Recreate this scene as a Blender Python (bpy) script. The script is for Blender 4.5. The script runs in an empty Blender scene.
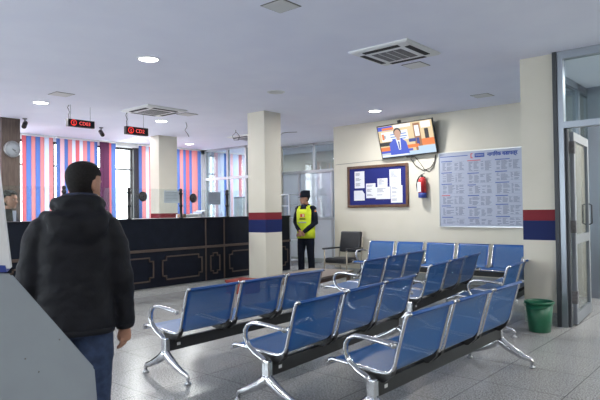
import bpy, bmesh, math, random
from mathutils import Vector, Matrix, Euler, noise
random.seed(7)
PI = math.pi
C = bpy.context.scene.collection
sc = bpy.context.scene

# ------------------------------------------------------------------ camera
cam_d = bpy.data.cameras.new('camera'); cam = bpy.data.objects.new('camera', cam_d); C.objects.link(cam)
cam_d.sensor_width = 36.0; cam_d.lens = 565.1 / 600 * 36; cam_d.clip_start = 0.02; cam_d.clip_end = 200
yaw, pitch, roll, hc = 0.71049, 0.01809, -0.01334, 1.3484
fw = Vector((-math.sin(yaw) * math.cos(pitch), math.cos(yaw) * math.cos(pitch), math.sin(pitch)))
rt = Vector((math.cos(yaw), math.sin(yaw), 0)); up = rt.cross(fw)
rt2 = rt * math.cos(roll) + up * math.sin(roll); up2 = -rt * math.sin(roll) + up * math.cos(roll)
m3 = Matrix((rt2, up2, -fw)).transposed()
cam.matrix_world = Matrix.Translation((0, 0, hc)) @ m3.to_4x4()
sc.camera = cam

# ------------------------------------------------------------------ world, exposure, light levels
world = bpy.data.worlds.new('world'); sc.world = world; world.use_nodes = True
bgn = world.node_tree.nodes['Background']
bgn.inputs[0].default_value = (0.93, 0.965, 1.0, 1); bgn.inputs[1].default_value = 6.0
LAMP_W = 43.0            # each recessed downlight
LAMP_COL = (1.0, 0.975, 0.94)
sc.view_settings.view_transform = 'Standard'; sc.view_settings.look = 'None'
sc.view_settings.gamma = 1.0; sc.view_settings.exposure = 0.40
sc.view_settings.use_curve_mapping = False
sc.cycles.use_denoising = True
sc.cycles.max_bounces = 10; sc.cycles.diffuse_bounces = 6; sc.cycles.transparent_max_bounces = 24
sc.cycles.sample_clamp_indirect = 6.0

H = 3.1                 # ceiling
YB = 9.544              # wall with the notice boards
XW = -12.6              # window wall
XC = -7.848             # counter front
RY = 6.778              # entrance partition

# ------------------------------------------------------------------ materials
def mat(name, col, rough=0.5, metal=0.0, spec=0.5, emit=None, es=1.0, coat=0.0):
    m = bpy.data.materials.new(name); m.use_nodes = True
    b = m.node_tree.nodes['Principled BSDF']
    b.inputs['Base Color'].default_value = (*col, 1); b.inputs['Roughness'].default_value = rough
    b.inputs['Metallic'].default_value = metal; b.inputs['Specular IOR Level'].default_value = spec
    b.inputs['Coat Weight'].default_value = coat
    if emit:
        b.inputs['Emission Color'].default_value = (*emit, 1); b.inputs['Emission Strength'].default_value = es
    return m

def noisy(name, c1, c2, scale, rough=0.5, metal=0.0, bump=0.0, bscale=None, detail=3, stretch=(1, 1, 1), spec=0.5, p=(0.35, 0.65)):
    m = mat(name, c1, rough, metal, spec); nt = m.node_tree; b = nt.nodes['Principled BSDF']
    tc = nt.nodes.new('ShaderNodeTexCoord'); mp = nt.nodes.new('ShaderNodeMapping'); mp.inputs['Scale'].default_value = stretch
    nt.links.new(tc.outputs['Object'], mp.inputs['Vector'])
    n = nt.nodes.new('ShaderNodeTexNoise'); n.inputs['Scale'].default_value = scale; n.inputs['Detail'].default_value = detail
    nt.links.new(mp.outputs[0], n.inputs['Vector'])
    r = nt.nodes.new('ShaderNodeValToRGB'); r.color_ramp.elements[0].color = (*c1, 1); r.color_ramp.elements[1].color = (*c2, 1)
    r.color_ramp.elements[0].position = p[0]; r.color_ramp.elements[1].position = p[1]
    nt.links.new(n.outputs['Fac'], r.inputs[0]); nt.links.new(r.outputs[0], b.inputs['Base Color'])
    if bump:
        bn = nt.nodes.new('ShaderNodeBump'); bn.inputs['Strength'].default_value = bump; bn.inputs['Distance'].default_value = 0.01
        n2 = nt.nodes.new('ShaderNodeTexNoise'); n2.inputs['Scale'].default_value = bscale or scale; n2.inputs['Detail'].default_value = 4
        nt.links.new(mp.outputs[0], n2.inputs['Vector']); nt.links.new(n2.outputs['Fac'], bn.inputs['Height'])
        nt.links.new(bn.outputs[0], b.inputs['Normal'])
    return m

def schlick(nt, f0):
    """reflectance of a pane seen from either side"""
    g = nt.nodes.new('ShaderNodeNewGeometry'); dt = nt.nodes.new('ShaderNodeVectorMath'); dt.operation = 'DOT_PRODUCT'
    nt.links.new(g.outputs['Normal'], dt.inputs[0]); nt.links.new(g.outputs['Incoming'], dt.inputs[1])
    def m(op, a, b=None):
        n = nt.nodes.new('ShaderNodeMath'); n.operation = op; n.use_clamp = op == 'SUBTRACT'
        for i, x in enumerate((a, b)):
            if x is None: continue
            if isinstance(x, (int, float)): n.inputs[i].default_value = x
            else: nt.links.new(x, n.inputs[i])
        return n.outputs[0]
    ab = m('ABSOLUTE', dt.outputs['Value']); p = m('POWER', m('SUBTRACT', 1.0, ab), 5.0)
    return m('ADD', m('MULTIPLY', p, 1.0 - f0), f0)

def glass_mat(name, tint=(0.93, 0.96, 0.96), refl=0.045, rough=0.0):
    m = bpy.data.materials.new(name); m.use_nodes = True; nt = m.node_tree; nt.nodes.clear()
    out = nt.nodes.new('ShaderNodeOutputMaterial'); mix = nt.nodes.new('ShaderNodeMixShader')
    tr = nt.nodes.new('ShaderNodeBsdfTransparent'); tr.inputs[0].default_value = (*tint, 1)
    gl = nt.nodes.new('ShaderNodeBsdfGlossy'); gl.inputs['Roughness'].default_value = rough
    nt.links.new(schlick(nt, refl), mix.inputs[0])
    nt.links.new(tr.outputs[0], mix.inputs[1]); nt.links.new(gl.outputs[0], mix.inputs[2]); nt.links.new(mix.outputs[0], out.inputs[0])
    return m

def translucent(name, col, frac=0.5):
    m = bpy.data.materials.new(name); m.use_nodes = True; nt = m.node_tree; nt.nodes.clear()
    out = nt.nodes.new('ShaderNodeOutputMaterial'); mix = nt.nodes.new('ShaderNodeMixShader'); mix.inputs[0].default_value = frac
    d = nt.nodes.new('ShaderNodeBsdfDiffuse'); d.inputs[0].default_value = (*col, 1)
    t = nt.nodes.new('ShaderNodeBsdfTranslucent'); t.inputs[0].default_value = (*col, 1)
    nt.links.new(d.outputs[0], mix.inputs[1]); nt.links.new(t.outputs[0], mix.inputs[2]); nt.links.new(mix.outputs[0], out.inputs[0])
    return m

def floor_mat():
    m = mat('terrazzo', (0.25, 0.25, 0.25), 0.25); nt = m.node_tree; b = nt.nodes['Principled BSDF']
    tc = nt.nodes.new('ShaderNodeTexCoord')
    v = nt.nodes.new('ShaderNodeTexVoronoi'); v.inputs['Scale'].default_value = 110
    n = nt.nodes.new('ShaderNodeTexNoise'); n.inputs['Scale'].default_value = 85; n.inputs['Detail'].default_value = 5; n.inputs['Roughness'].default_value = 0.75
    br = nt.nodes.new('ShaderNodeTexBrick'); br.offset = 0.0; br.inputs['Scale'].default_value = 1.0
    br.inputs['Brick Width'].default_value = 0.61; br.inputs['Row Height'].default_value = 0.61; br.inputs['Mortar Size'].default_value = 0.004
    br.inputs['Color1'].default_value = (1, 1, 1, 1); br.inputs['Color2'].default_value = (0.95, 0.955, 0.97, 1); br.inputs['Mortar'].default_value = (0.45, 0.45, 0.45, 1)
    for x in (v, n, br): nt.links.new(tc.outputs['Object'], x.inputs['Vector'])
    r1 = nt.nodes.new('ShaderNodeValToRGB')
    r1.color_ramp.elements[0].color = (0.045, 0.048, 0.05, 1); r1.color_ramp.elements[1].color = (0.64, 0.64, 0.63, 1)
    r1.color_ramp.elements[0].position = 0.36; r1.color_ramp.elements[1].position = 0.63
    nt.links.new(n.outputs['Fac'], r1.inputs[0])
    mx = nt.nodes.new('ShaderNodeMixRGB'); mx.blend_type = 'MIX'; mx.inputs[0].default_value = 0.3
    bw = nt.nodes.new('ShaderNodeRGBToBW'); nt.links.new(v.outputs['Color'], bw.inputs[0])
    r2 = nt.nodes.new('ShaderNodeValToRGB'); r2.color_ramp.elements[0].color = (0.05, 0.05, 0.053, 1); r2.color_ramp.elements[1].color = (0.36, 0.36, 0.35, 1)
    nt.links.new(bw.outputs[0], r2.inputs[0])
    nt.links.new(r1.outputs[0], mx.inputs[1]); nt.links.new(r2.outputs[0], mx.inputs[2])
    ml = nt.nodes.new('ShaderNodeMixRGB'); ml.blend_type = 'MULTIPLY'; ml.inputs[0].default_value = 1
    nt.links.new(mx.outputs[0], ml.inputs[1]); nt.links.new(br.outputs['Color'], ml.inputs[2])
    nt.links.new(ml.outputs[0], b.inputs['Base Color'])
    return m

def mesh_metal():
    """blue perforated sheet: round holes on a grid read from the sheet's own UVs (metres)"""
    m = mat('blue_perforated_steel', (0.008, 0.097, 0.30), 0.42, 0.0, 0.35); nt = m.node_tree; b = nt.nodes['Principled BSDF']
    out = nt.nodes['Material Output']
    uv = nt.nodes.new('ShaderNodeUVMap'); sc_ = nt.nodes.new('ShaderNodeVectorMath'); sc_.operation = 'SCALE'; sc_.inputs['Scale'].default_value = 1 / 0.0085
    fr = nt.nodes.new('ShaderNodeVectorMath'); fr.operation = 'FRACTION'
    sb = nt.nodes.new('ShaderNodeVectorMath'); sb.operation = 'SUBTRACT'; sb.inputs[1].default_value = (0.5, 0.5, 0)
    ln = nt.nodes.new('ShaderNodeVectorMath'); ln.operation = 'LENGTH'
    lt = nt.nodes.new('ShaderNodeMath'); lt.operation = 'LESS_THAN'; lt.inputs[1].default_value = 0.20
    tr = nt.nodes.new('ShaderNodeBsdfTransparent'); mix = nt.nodes.new('ShaderNodeMixShader')
    nt.links.new(uv.outputs[0], sc_.inputs[0]); nt.links.new(sc_.outputs[0], fr.inputs[0]); nt.links.new(fr.outputs[0], sb.inputs[0])
    nt.links.new(sb.outputs[0], ln.inputs[0]); nt.links.new(ln.outputs['Value'], lt.inputs[0])
    nt.links.new(lt.outputs[0], mix.inputs[0]); nt.links.new(b.outputs[0], mix.inputs[1]); nt.links.new(tr.outputs[0], mix.inputs[2])
    nt.links.new(mix.outputs[0], out.inputs[0])
    return m

M = dict(
    floor=floor_mat(),
    ceil=noisy('ceiling_paint', (0.80, 0.82, 0.95), (0.83, 0.85, 0.97), 2.0, 0.8),
    wall=noisy('cream_wall_paint', (0.61, 0.585, 0.50), (0.65, 0.62, 0.535), 1.5, 0.55),
    wall_white=noisy('white_wall_paint', (0.74, 0.78, 0.78), (0.78, 0.82, 0.82), 1.5, 0.6),
    red=mat('maroon_band_paint', (0.19, 0.017, 0.027), 0.6, spec=0.2),
    blue=mat('navy_band_paint', (0.008, 0.017, 0.095), 0.6, spec=0.2),
    skirt=noisy('stone_skirting', (0.30, 0.33, 0.33), (0.42, 0.45, 0.44), 60, 0.3),
    alu=mat('aluminium', (0.30, 0.33, 0.38), 0.38, 0.75),
    alu_dark=mat('dark_gasket', (0.035, 0.04, 0.05), 0.5),
    glass=glass_mat('clear_glass'),
    glass_t=glass_mat('tinted_glass', (0.80, 0.86, 0.87), 0.06),
    glass_d=glass_mat('grey_glass', (0.52, 0.56, 0.58), 0.07),
    frost=None,
    winframe=mat('dark_window_frame', (0.03, 0.028, 0.03), 0.5),
    chrome=mat('chrome', (0.56, 0.57, 0.60), 0.17, 1.0),
    steel=mat('satin_steel', (0.42, 0.43, 0.45), 0.3, 1.0),
    bluesteel=mat('blue_steel_edge', (0.007, 0.082, 0.31), 0.38, 0.0),
    mesh=mesh_metal(),
    black=mat('black_steel', (0.012, 0.012, 0.014), 0.4),
    blackp=mat('black_plastic', (0.018, 0.018, 0.02), 0.45),
    counter=noisy('black_laminate', (0.004, 0.006, 0.013), (0.006, 0.009, 0.018), 6, 0.4, spec=0.22),
    gold=mat('bronze_trim', (0.095, 0.068, 0.055), 0.45, 0.2),
    plinth=noisy('granite_plinth', (0.28, 0.29, 0.29), (0.50, 0.50, 0.49), 90, 0.4),
    wood=noisy('brown_table_laminate', (0.19, 0.145, 0.11), (0.26, 0.20, 0.155), 9, 0.35, stretch=(1, 14, 1)),
    frame_wood=noisy('dark_wood_frame', (0.085, 0.040, 0.022), (0.13, 0.065, 0.035), 12, 0.4),
    brown=noisy('brown_pillar_panel', (0.075, 0.052, 0.042), (0.11, 0.08, 0.066), 5, 0.45, stretch=(8, 8, 1)),
    felt=noisy('blue_felt', (0.010, 0.016, 0.14), (0.015, 0.022, 0.18), 250, 0.95),
    paper=mat('white_paper', (0.74, 0.76, 0.82), 0.8),
    print_=mat('grey_print', (0.17, 0.19, 0.26), 0.8),
    printblue=mat('blue_print', (0.03, 0.07, 0.32), 0.7),
    printred=mat('red_print', (0.55, 0.06, 0.06), 0.7),
    board=mat('board_print_ground', (0.37, 0.41, 0.53), 0.4),
    white=mat('white_plastic', (0.72, 0.73, 0.74), 0.4),
    offwhite=mat('offwhite_plastic', (0.60, 0.61, 0.62), 0.45),
    grille=noisy('dark_grille', (0.13, 0.13, 0.14), (0.19, 0.19, 0.20), 40, 0.6),
    vent_dark=mat('vent_slot', (0.015, 0.015, 0.018), 0.7),
    lamp=mat('lamp_diffuser', (0.9, 0.9, 0.9), 0.5, emit=(1.0, 0.985, 0.95), es=14.0),
    led=mat('red_led', (0.3, 0.01, 0.01), 0.5, emit=(1.0, 0.035, 0.03), es=0.85),
    led_hot=mat('pink_led', (0.3, 0.05, 0.05), 0.5, emit=(1.0, 0.10, 0.09), es=0.95),
    rubber=mat('black_rubber', (0.015, 0.015, 0.015), 0.7),
    leather=noisy('black_vinyl', (0.012, 0.013, 0.018), (0.02, 0.022, 0.028), 30, 0.38, bump=0.15, bscale=60),
    tan=mat('beige_steel_tube', (0.34, 0.31, 0.25), 0.4, 0.3),
    green=noisy('green_plastic', (0.007, 0.095, 0.048), (0.009, 0.115, 0.058), 20, 0.35),
    redp=mat('red_enamel', (0.50, 0.025, 0.03), 0.28),
    bluep=mat('blue_plastic', (0.02, 0.045, 0.25), 0.5),
    redbox=noisy('red_box_paint', (0.20, 0.028, 0.022), (0.26, 0.042, 0.03), 8, 0.5),
    kiosk=noisy('grey_kiosk_paint', (0.235, 0.275, 0.32), (0.25, 0.295, 0.34), 14, 0.45),
    kiosk_l=mat('pale_kiosk_paint', (0.62, 0.65, 0.69), 0.4),
    skin=noisy('skin', (0.36, 0.185, 0.125), (0.42, 0.22, 0.15), 20, 0.5),
    hair=noisy('black_hair', (0.006, 0.005, 0.006), (0.016, 0.014, 0.015), 160, 0.75, bump=0.5, bscale=220, spec=0.25),
    eye=mat('eye_white', (0.7, 0.68, 0.65), 0.3), iris=mat('eye_dark', (0.02, 0.012, 0.01), 0.2),
    lip=mat('lips', (0.30, 0.11, 0.09), 0.5),
    jacket=noisy('black_jacket_cloth', (0.004, 0.0048, 0.0085), (0.0062, 0.0072, 0.012), 9, 0.65, bump=0.4, bscale=30, spec=0.24),
    uniform=noisy('dark_uniform_cloth', (0.006, 0.008, 0.016), (0.010, 0.013, 0.024), 30, 0.85, bump=0.2, spec=0.2),
    navy=noisy('navy_cloth', (0.012, 0.018, 0.045), (0.02, 0.028, 0.065), 30, 0.85, bump=0.2),
    jeans=noisy('blue_denim', (0.010, 0.022, 0.062), (0.022, 0.042, 0.10), 30, 0.85, bump=0.3, bscale=60),
    hivis=noisy('yellow_vest_cloth', (0.62, 0.75, 0.02), (0.70, 0.83, 0.04), 14, 0.7, bump=0.2, bscale=9),
    reflect=mat('vest_reflective', (0.62, 0.70, 0.58), 0.4),
    shoe=mat('black_shoe', (0.012, 0.012, 0.013), 0.35),
    badge=mat('orange_badge', (0.75, 0.22, 0.05), 0.6),
    dial=mat('clock_dial', (0.30, 0.33, 0.36), 0.5),
    frost_w=mat('frosted_board', (0.60, 0.64, 0.70), 0.35),
    card=mat('brown_card', (0.30, 0.17, 0.09), 0.8),
)

def frosted():
    m = bpy.data.materials.new('frosted_glass'); m.use_nodes = True; nt = m.node_tree; nt.nodes.clear()
    out = nt.nodes.new('ShaderNodeOutputMaterial'); mix = nt.nodes.new('ShaderNodeMixShader'); mix2 = nt.nodes.new('ShaderNodeMixShader')
    t = nt.nodes.new('ShaderNodeBsdfTranslucent'); t.inputs[0].default_value = (0.40, 0.44, 0.50, 1)
    d = nt.nodes.new('ShaderNodeBsdfTransparent'); d.inputs[0].default_value = (0.55, 0.59, 0.64, 1)
    g = nt.nodes.new('ShaderNodeBsdfGlossy'); g.inputs['Roughness'].default_value = 0.06
    mix.inputs[0].default_value = 0.35
    nt.links.new(t.outputs[0], mix.inputs[1]); nt.links.new(d.outputs[0], mix.inputs[2])
    nt.links.new(schlick(nt, 0.14), mix2.inputs[0]); nt.links.new(mix.outputs[0], mix2.inputs[1]); nt.links.new(g.outputs[0], mix2.inputs[2])
    nt.links.new(mix2.outputs[0], out.inputs[0])
    return m
M['frost'] = frosted()

# ------------------------------------------------------------------ mesh helpers
class MB:
    def __init__(s): s.v = []; s.f = []; s.mi = []; s.mats = []; s.uv = {}; s.smooth = []
    def mid(s, m):
        if m is None: return 0
        if m not in s.mats: s.mats.append(m)
        return s.mats.index(m)
    def add(s, verts, faces, m=None, smooth=False, mtx=None):
        o = len(s.v); k = s.mid(m)
        for p in verts: s.v.append(tuple(mtx @ Vector(p)) if mtx else tuple(p))
        for f in faces: s.f.append(tuple(i + o for i in f)); s.mi.append(k); s.smooth.append(smooth)
        return s
    def box(s, x0, x1, y0, y1, z0, z1, m=None, bev=0.0, mtx=None):
        b = bmesh.new(); bmesh.ops.create_cube(b, size=1)
        for v in b.verts: v.co = Vector(((x0 + x1) / 2 + v.co.x * (x1 - x0), (y0 + y1) / 2 + v.co.y * (y1 - y0), (z0 + z1) / 2 + v.co.z * (z1 - z0)))
        if bev: bmesh.ops.bevel(b, geom=b.edges[:], offset=bev, segments=2, affect='EDGES', profile=0.6)
        return s.frombm(b, m, False, mtx)
    def frombm(s, b, m=None, smooth=False, mtx=None):
        b.verts.ensure_lookup_table(); b.verts.index_update()
        s.add([v.co for v in b.verts], [[v.index for v in f.verts] for f in b.faces], m, smooth, mtx); b.free(); return s
    def prism(s, poly, axis, a, b, m=None):
        """extrude a 2-D polygon; axis 'x': poly=(y,z); 'y': poly=(x,z); 'z': poly=(x,y)"""
        mk = {'x': lambda p, t: (t, p[0], p[1]), 'y': lambda p, t: (p[0], t, p[1]), 'z': lambda p, t: (p[0], p[1], t)}[axis]
        n = len(poly); vs = [mk(p, a) for p in poly] + [mk(p, b) for p in poly]
        fs = [tuple(range(n - 1, -1, -1)), tuple(range(n, 2 * n))] + [(i, (i + 1) % n, n + (i + 1) % n, n + i) for i in range(n)]
        return s.add(vs, fs, m)
    def tube(s, pts, r, m=None, n=10, cap=True, flat=None):
        """swept tube; r number or list; flat=(a,b) elliptic factors"""
        P = [Vector(p) for p in pts]; rr = r if isinstance(r, (list, tuple)) else [r] * len(P)
        rings = []; prev = None
        for i, p in enumerate(P):
            t = (P[min(i + 1, len(P) - 1)] - P[max(i - 1, 0)]).normalized()
            if prev is None:
                ref = Vector((0, 0, 1)) if abs(t.z) < 0.9 else Vector((1, 0, 0)); u = t.cross(ref).normalized()
            else:
                u = (prev - t * prev.dot(t)).normalized()
            prev = u; w = t.cross(u); fa, fb = flat or (1, 1)
            rings.append([p + (u * math.cos(a) * fa + w * math.sin(a) * fb) * rr[i] for a in [2 * PI * k / n for k in range(n)]])
        return s.rings(rings, m, cap)
    def rings(s, rings, m=None, cap=True, smooth=True):
        n = len(rings[0]); vs = [p for r in rings for p in r]; fs = []
        for i in range(len(rings) - 1):
            for k in range(n): fs.append((i * n + k, i * n + (k + 1) % n, (i + 1) * n + (k + 1) % n, (i + 1) * n + k))
        if cap: fs.append(tuple(range(n - 1, -1, -1))); fs.append(tuple(range((len(rings) - 1) * n, len(rings) * n)))
        return s.add(vs, fs, m, smooth)
    def lathe(s, prof, c=(0, 0, 0), m=None, n=20, cap=True):
        return s.rings([[(c[0] + r * math.cos(2 * PI * k / n), c[1] + r * math.sin(2 * PI * k / n), c[2] + z) for k in range(n)] for r, z in prof], m, cap)
    def ell(s, c, r, m=None, nu=12, nv=8, mtx=None):
        b = bmesh.new(); bmesh.ops.create_uvsphere(b, u_segments=nu, v_segments=nv, radius=1)
        for v in b.verts: v.co = Vector((v.co.x * r[0], v.co.y * r[1], v.co.z * r[2]))
        if mtx:
            for v in b.verts: v.co = mtx @ v.co
        for v in b.verts: v.co += Vector(c)
        return s.frombm(b, m, True)
    def quad(s, pts, m=None): return s.add(pts, [(0, 1, 2, 3)], m)
    def build(s, name, m=None, parent=None, loc=None):
        me = bpy.data.meshes.new(name); me.from_pydata(s.v, [], s.f); me.validate(clean_customdata=False)
        if m is not None and not s.mats: me.materials.append(m)
        for q in s.mats: me.materials.append(q)
        if len(me.polygons) == len(s.f):
            for p, k, sm in zip(me.polygons, s.mi, s.smooth): p.material_index = k; p.use_smooth = sm
        b = bmesh.new(); b.from_mesh(me); bmesh.ops.recalc_face_normals(b, faces=b.faces[:]); b.to_mesh(me); b.free()
        o = bpy.data.objects.new(name, me); C.objects.link(o)
        if parent is not None: o.parent = parent
        if loc: o.location = loc
        return o

def tag(o, label=None, cat=None, group=None, kind=None):
    if label: o['label'] = label
    if cat: o['category'] = cat
    if group: o['group'] = group
    if kind: o['kind'] = kind
    return o
def thing(name, label, cat, loc=(0, 0, 0), rz=0, group=None):
    o = bpy.data.objects.new(name, None); C.objects.link(o); o.empty_display_size = 0.1
    o.location = loc; o.rotation_euler = (0, 0, rz); return tag(o, label, cat, group)
def struct(o): o['kind'] = 'structure'; return o
def bx(name, x0, x1, y0, y1, z0, z1, m, parent=None, bev=0): return MB().box(x0, x1, y0, y1, z0, z1, m, bev).build(name, None, parent)
def dup(root, loc, rz, label):
    r = root.copy(); C.objects.link(r); r.location = loc; r.rotation_euler = (0, 0, rz); r['label'] = label
    for ch in list(root.children):
        c = ch.copy(); C.objects.link(c); c.parent = r
        for g in list(ch.children):
            e = g.copy(); C.objects.link(e); e.parent = c
    return r
def text(name, body, size, m, loc, rot, parent=None, ext=0.001, align='CENTER', bold=0.0):
    cu = bpy.data.curves.new(name, 'FONT'); cu.body = body; cu.size = size; cu.extrude = ext; cu.offset = bold; cu.align_x = align; cu.align_y = 'CENTER'
    cu.materials.append(m); o = bpy.data.objects.new(name, cu); C.objects.link(o); o.location = loc; o.rotation_euler = rot
    me = bpy.data.meshes.new_from_object(o.evaluated_get(bpy.context.evaluated_depsgraph_get())); me.name = name
    bpy.data.objects.remove(o); o = bpy.data.objects.new(name, me); C.objects.link(o); o.location = loc; o.rotation_euler = rot
    if parent is not None: o.parent = parent
    return o
RX_Y = (PI / 2, 0, 0)          # text on a wall facing -Y
RX_X = (PI / 2, 0, PI / 2)     # text on a face looking towards +X

# ================================================================== THE ROOM
struct(bx('floor', -13.2, 4.2, -4.2, 14.2, -0.1, 0, M['floor']))
struct(bx('ceiling', -13.2, 4.2, -4.2, 14.2, H, H + 0.12, M['ceil']))
# wall with the notice boards (runs on behind the entrance partition)
struct(bx('wall_back', -7.25, -2.36, YB, YB + 0.2, 0, H, M['wall']))
struct(bx('wall_back_right', -2.36, 4.2, YB, YB + 0.2, 0, H, M['wall_white']))
struct(bx('wall_return', -7.27, -7.25 + 0.2, YB + 0.2, 11.4, 0, H, M['wall']))
struct(bx('wall_rear', -13.2, -7.0, 13.2, 13.4, 0, H, M['wall']))
struct(bx('wall_right', 4.0, 4.2, -4.2, YB, 0, H, M['wall']))
mb = MB(); mb.box(-13.2, -11.5, -4.2, -4.0, 0, H); mb.box(-3.5, 4.0, -4.2, -4.0, 0, H); mb.box(-11.5, -3.5, -4.2, -4.0, 0, 0.1); mb.box(-11.5, -3.5, -4.2, -4.0, 2.9, H)
struct(mb.build('wall_front', M['wall']))
w = struct(thing('window_40', None, None, (-11.5, -4.1, 0.1)))  # unseen glazing behind the camera, added to let daylight into the hall
f = MB()
for k in range(7): f.box(k * 1.323, k * 1.323 + 0.06, -0.04, 0.04, 0, 2.8)
f.box(0, 8, -0.04, 0.04, 0, 0.05); f.box(0, 8, -0.04, 0.04, 2.75, 2.8)
f.build('window_frame', M['alu'], w); MB().box(0.03, 7.97, -0.004, 0.004, 0.04, 2.76).build('window_pane', M['glass'], w)
struct(bx('baseboard_back', -7.25, -2.36, YB - 0.015, YB, 0, 0.14, M['skirt']))
# thin plaster groove with a cable run across the wall above the pin board
mb = MB(); mb.prism([(-7.2, 2.292), (-5.3, 2.338), (-5.3, 2.345), (-7.2, 2.299)], 'y', YB - 0.008, YB, M['grille'])
struct(mb.build('trim_1'))

# ---- window wall
mb = MB()
mb.box(XW - 0.25, XW, -4.0, 10.6, 0, 0.85, M['wall_white'])
mb.box(XW - 0.25, XW, -4.0, 10.6, 2.99, H, M['wall_white'])
mb.box(XW - 0.25, XW, 10.35, 10.7, 0, H, M['wall_white']); mb.box(XW - 0.25, XW, 10.7, 13.2, 0, 0.85, M['wall_white']); mb.box(XW - 0.25, XW, 10.7, 13.2, 2.99, H, M['wall_white'])
mb.box(XW - 0.25, XW, -4.0, 0.4, 0.85, 2.99, M['wall_white'])
struct(mb.build('wall_windows'))
wy = [0.4, 2.1, 3.8, 5.0, 6.08, 7.38, 8.18, 9.5, 10.35, 10.7, 11.9, 13.2]
for i in range(len(wy) - 1):
    if i == 8: continue
    y0, y1 = wy[i], wy[i + 1]
    w = struct(thing('window_%d' % (i + 1), None, None, (XW - 0.12, y0, 0.85)))
    t = 0.05; L = y1 - y0; HH = 2.14
    f = MB()
    f.box(-0.04, 0.04, 0, t, 0, HH); f.box(-0.04, 0.04, L - t, L, 0, HH); f.box(-0.04, 0.04, t, L - t, 0, t)
    f.box(-0.04, 0.04, t, L - t, HH - t, HH); f.box(-0.03, 0.03, t, L - t, 1.57, 1.61)
    f.build('window_frame', M['winframe'], w)
    MB().box(-0.004, 0.004, t, L - t, t, HH - t).build('window_pane', M['glass'], w)
bx('trim_2', XW, XW + 0.09, 0.4, 10.35, 3.08, 3.096, M['offwhite'])['kind'] = 'structure'
bx('trim_3', XW + 0.0, XW + 0.06, 8.12, 8.28, 0.85, 2.99, M['winframe'])['kind'] = 'structure'

# ---- glass partitions at the back (office behind the counter)
def gpart(name, x0, x1, y, muls, rail, low, panel_m, low_glass, top_glass, sill_h):
    w = struct(thing(name, None, None, (0, y, 0)))
    f = MB()
    for x in [x0, x1] + muls[0]: f.box(x - 0.03, x + 0.03, -0.035, 0.035, rail, H - 0.002)
    for x in [x0, x1] + muls[1]: f.box(x - 0.03, x + 0.03, -0.035, 0.035, 0, rail)
    f.box(x0, x1, -0.04, 0.04, rail - 0.035, rail + 0.035); f.box(x0, x1, -0.035, 0.035, H - 0.06, H - 0.002)
    if low: f.box(x0, x1, -0.045, 0.045, low - 0.035, low + 0.035)
    f.build('partition_frame', M['alu_w'], w)
    if low: MB().box(x0 + 0.03, x1 - 0.03, -0.02, 0.02, 0.1, low - 0.03).build('lower_panel', panel_m, w)
    MB().box(x0 + 0.03, x1 - 0.03, -0.02, 0.02, 0.0, 0.1).build('kick_panel', M['skirt'], w)
    MB().box(x0 + 0.03, x1 - 0.03, -0.004, 0.004, (low or 0.1) + 0.03, rail - 0.03).build('lower_pane', low_glass, w)
    MB().box(x0 + 0.03, x1 - 0.03, -0.004, 0.004, rail + 0.03, H - 0.06).build('upper_pane', top_glass, w)
    return w
M['alu_w'] = mat('pale_aluminium', (0.42, 0.44, 0.48), 0.4, 0.25)
gpart('window_20', -12.56, -10.55, 10.49, [[-11.62, -10.9], [-11.62, -10.9]], 2.26, 0, M['frost_w'], M['glass_t'], M['glass_t'], 0)
gpart('window_21', -10.5, -7.27, 11.45, [[-9.33, -8.2], [-9.85, -8.75]], 2.36, 1.13, M['frost_w'], M['frost'], M['glass_d'], 0)
struct(bx('wall_office_side', -10.55, -10.45, 10.49, 11.45, 0, H, M['wall']))
# ---- entrance partition at the right
w = struct(thing('window_30', None, None, (0, RY, 0)))
f = MB()
f.box(-1.935, -1.875, -0.05, 0.05, 0, H - 0.002, M['alu']); f.box(-1.98, -1.935, -0.07, 0.05, 0, H - 0.002, M['alu_dark'])
f.box(-1.875, -1.845, -0.02, 0.03, 0, 2.24, M['alu_dark'])
f.box(-1.875, 3.98, -0.05, 0.05, 2.23, 2.30, M['alu']); f.box(-1.875, 3.98, -0.05, 0.05, H - 0.09, H - 0.002, M['alu'])
for x in (-0.85, 0.35, 1.55, 2.75): f.box(x - 0.03, x + 0.03, -0.05, 0.05, 0, 2.23, M['alu']); f.box(x - 0.03, x + 0.03, -0.05, 0.05, 2.3, H - 0.09, M['alu'])
f.build('partition_frame', None, w)
MB().box(-1.87, 3.98, -0.004, 0.004, 2.30, H - 0.09).build('transom_pane', M['glass_t'], w)
MB().box(-0.82, 3.98, -0.004, 0.004, 0.05, 2.23).build('side_pane', M['glass_t'], w)
# open door leaf swung into the next room
d = struct(thing('door_1', None, None, (-1.84, RY + 0.12, 0), math.radians(95)))
f = MB(); L = 0.97
f.box(0, 0.08, -0.022, 0.022, 0.015, 2.2); f.box(L - 0.08, L, -0.022, 0.022, 0.015, 2.2)
f.box(0.08, L - 0.08, -0.022, 0.022, 0.015, 0.14); f.box(0.08, L - 0.08, -0.022, 0.022, 2.1, 2.2); f.box(0.08, L - 0.08, -0.022, 0.022, 0.92, 1.02)
f.build('door_frame', M['alu'], d)
MB().box(0.08, L - 0.08, -0.004, 0.004, 0.14, 0.92).build('lower_pane', M['glass_t'], d)
MB().box(0.08, L - 0.08, -0.004, 0.004, 1.02, 2.1).build('upper_pane', M['glass_t'], d)
for s in (-1, 1):
    MB().tube([(L - 0.05, 0.022 * s, 1.12), (L - 0.05, 0.055 * s, 1.135), (L - 0.05, 0.055 * s, 1.365), (L - 0.05, 0.022 * s, 1.38)], 0.009, n=8).build('door_handle', M['alu_dark'], d)
for z in (0.32, 1.12, 2.02): MB().box(-0.035, 0.03, -0.035, 0.03, z - 0.07, z + 0.07).build('hinge', M['grille'], d)
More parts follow.
